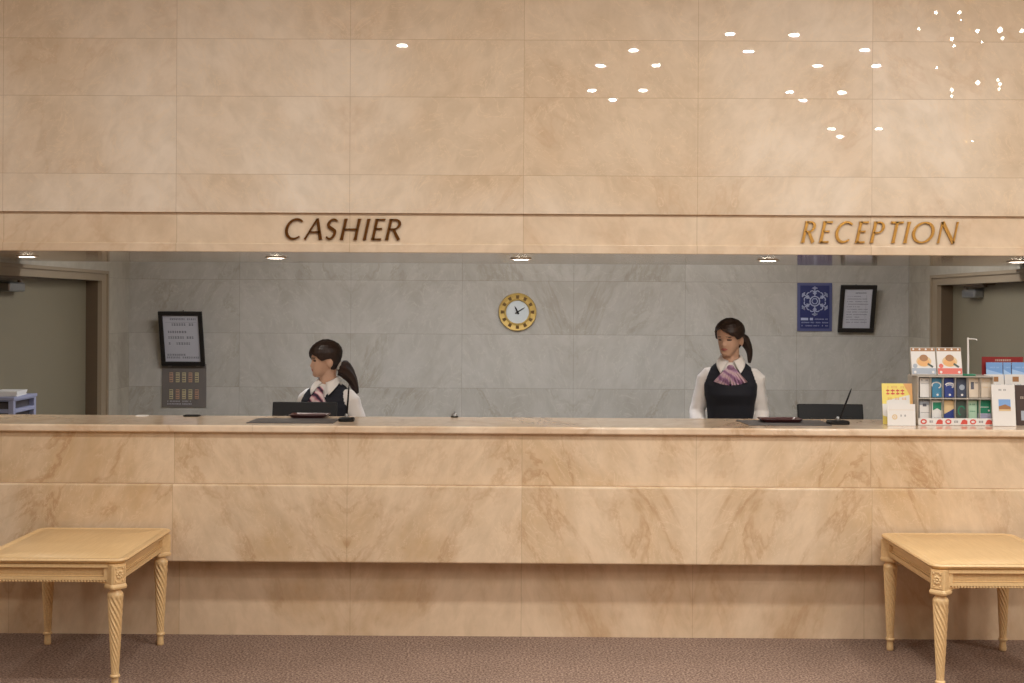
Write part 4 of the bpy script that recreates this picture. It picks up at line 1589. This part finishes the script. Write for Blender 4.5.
    tp, tdir = path[1], (path[3] - path[0]).normalized()
    Mt = Matrix.Translation(zz(tp)) @ tdir.to_track_quat('Z', 'Y').to_matrix().to_4x4()
    R1, R2 = tail['tie']
    tie.rings([[(((R1 + R2 * (1 + .2 * sin(9 * 2 * pi * i / 36)) * cos(2 * pi * j / 12)) * cos(2 * pi * i / 36)), ((R1 + R2 * cos(2 * pi * j / 12)) * sin(2 * pi * i / 36)), R2 * sin(2 * pi * j / 12)) for j in range(12)] for i in range(36)], 0, Mt, close=True)
    tie.build('hair_tie', tail['mat'], hair)
    # ---- skirt and shoes
    sk = MB()
    rr = []
    for i in range(24):
        z = .50 + (.90 - .50) * i / 23
        a, b, cy = interp(TORSO, max(z, .78))
        k_ = 1 - .10 * max(0, (.78 - z) / .28)
        rr.append([zz((k_ * (a + .022) * cos(2 * pi * j / 64), cy + k_ * (b + .022) * sin(2 * pi * j / 64), z)) for j in range(64)])
    sk.rings(rr, cap=True)
    sk.build('skirt', m_vest, root)
    for sx in (-1, 1):
        s = MB()
        s.tube([(sx * .082, .056, .030), (sx * .082, .036, .038), (sx * .084, -.04, .032), (sx * .088, -.12, .026), (sx * .09, -.170, .020)], [.028, .040, .038, .036, .018], 18)
        s.box((sx * .082 - .022, .030, 0), (sx * .082 + .022, .070, .03))
        s.box((sx * .09 - .028, -.17, 0), (sx * .09 + .028, -.05, .012))
        s.build('shoe', m_shoe, root)
    return root


ARM = ((.205, .020, 1.030, .165, -.235, .790), (.186, .020, 1.030, .165, -.235, .790))
pR = at(730.5, 417, 7.90)
person('woman in navy vest and lilac scarf standing upright, face half turned aside', (pR.x, 7.90, 0), RAD(-10), RAD(-26), RAD(6), .028, m_scarf1,
       {'root': (.014, .078, .092), 'pts': [(.040, .108, .080), (.072, .112, .015), (.078, .095, -.060)], 'r': .032, 'tie': (.017, .006), 'mat': m_black}, 1, ARM)
ARM2 = ((.195, .010, 1.040, .165, -.235, .880), (.232, .030, 1.035, .185, -.215, .880))
pL = at(327.5, 417, 7.90)
person('woman in navy vest and pink striped scarf, head in profile with low ponytail', (pL.x, 7.90, 0), RAD(-20), RAD(-56), RAD(4), -.118, m_scarf2,
       {'root': (0, .078, .060), 'pts': [(.004, .108, .038), (.006, .150, -.030), (.004, .178, -.120)], 'r': .050, 'tie': (.026, .010), 'mat': m_white}, -1, ARM2, .142, .66)


# ------------------------------------------------------------------ lights
def area(name, loc, size, power, color=(.95, .955, .89), rot=(0, 0, 0), shape='DISK', size_y=None, spread=180):
    d = bpy.data.lights.new(name, 'AREA')
    d.shape = shape
    d.size = size
    if size_y:
        d.size_y = size_y
    d.energy = power
    d.color = color
    d.spread = RAD(spread)
    o = bpy.data.objects.new(name, d)
    COL.objects.link(o)
    o.location = loc
    o.rotation_euler = rot
    return o


WARM = (.95, .955, .93)
# lobby downlights whose reflections show in the polished wall
spots = [(633.5, 50.5), (600, 65.5), (656, 65.5), (592, 90.5), (643, 90.5), (612.5, 100), (730, 34), (794.5, 35), (748.5, 51.5), (865, 50), (817.5, 66), (876, 66),
         (790, 92), (842, 92.5), (803.5, 100.5), (832, 129), (840.5, 137), (878.5, 129), (402, 45.5)]
for px, py in spots:
    d = ray(px, py)
    s = (Z_CEIL - .02 - EYE.z) / d.z
    v = EYE + d * s
    if v.y > 2 * Y_UP - Y_REAR - .2:
        continue
    area('lobby_downlight_or_fill', (v.x, 2 * Y_UP - v.y, Z_CEIL - .02), .074, 15, WARM)
# row nearer the counter
for x, p in ((-4.4, 14), (-2.7, 21), (-0.9, 30), (0.9, 41), (2.7, 38), (4.4, 30)):
    area('lobby_downlight_or_fill', (x, 4.42, Z_CEIL - .02), .32, p, WARM)
for x, y, p in ((-5.2, 2.2, 28), (-6.4, -.6, 40), (5.2, 2.2, 46), (6.4, -.6, 62), (-7.5, -3.6, 46), (7.5, -3.6, 66)):  # unseen fill lamps added to brighten floor and plinth, clear of wall reflections
    area('lobby_downlight_or_fill', (x, y, Z_CEIL - .02), .11, p, WARM)

area('lobby_downlight_or_fill', (0.5, 4.9, Z_CEIL - .02), .2, 13, WARM, spread=60)
for px in (27, 276, 521, 768, 1018):
    p = atz(px, 258.7 + (px - 521) * 0.0054, Z_SOFF)
    area('soffit_lamp', (p.x, p.y, Z_SOFF - .010), .09, 2.4, (1, .95, .86), spread=120)
# neutral office panels in the staff room
for x in (-1.5, 0.2, 1.8):
    area('staff_panel', (x, 8.5, 2.59), 1.1, 33, (.90, .96, 1.06), shape='RECTANGLE', size_y=.25, spread=174)

# chandelier in the lobby: its bulbs sparkle in the polished upper wall
m_bulb = glow('bulb_glow', (1, .93, .80, 1), 80)
DV = 9.0
pts = []
for px, py, r in ((936, 12.5, .010), (959.5, 12.5, .010), (977.5, 31, .012), (1000, 30, .016), (1002.5, 38, .009), (1022, 31, .011), (952, 39, .012), (954, 46, .009), (982, 42, .007), (961, 20, .006),
                  (977.5, 82.5, .013), (952, 90, .011), (951.5, 96, .008), (998, 80, .008), (1000, 84, .009), (999, 89, .007), (919, 29, .008), (937, 68, .007), (972, 141, .007), (439, 62, .006), (434, 57, .005)):
    d = ray(px, py)
    v = EYE + d * (DV / d.y)
    pts.append((Vector((v.x, 2 * Y_UP - DV, v.z)), r))
c0 = Vector((at(968, 60, DV).x, 2 * Y_UP - DV, 0))
t = thing('chandelier', 'brass chandelier with many small bare bulbs hanging in the lobby', 'chandelier', (c0.x, c0.y, Z_CEIL))
MB().lathe([(.09, 0), (.08, -.03), (.02, -.05), (.012, -.06), (.012, -1.0), (.05, -1.05), (.03, -1.12), (.001, -1.15)], 24).build('stem', m_brass, t)
for i, (v, r) in enumerate(pts[:19]):
    q = v - Vector((c0.x, c0.y, Z_CEIL))
    hub = Vector((0, 0, -.45 if q.z > -.7 else -1.0))
    dy = ((i * 37) % 11 - 5) * .03
    MB().tube([hub, hub.lerp(q, .5) + Vector((0, 0, -.06)), q - Vector((0, 0, r + .012))], [.006, .005, .004], 8).build('arm', m_brass, t)
    MB().ball(q, r * 1.15, 12, 8).build('bulb', m_bulb, t)

w = bpy.data.worlds.new('world')
SC.world = w
w.use_nodes = True
w.node_tree.nodes['Background'].inputs[0].default_value = (1, .9, .8, 1)
w.node_tree.nodes['Background'].inputs[1].default_value = 0.05

SC.view_settings.view_transform = 'Standard'
SC.view_settings.look = 'None'
SC.view_settings.gamma = 1
SC.view_settings.use_curve_mapping = False
SC.view_settings.exposure = -0.1
SC.cycles.use_denoising = True
SC.cycles.max_bounces = 8
SC.cycles.caustics_reflective = False
SC.cycles.caustics_refractive = False
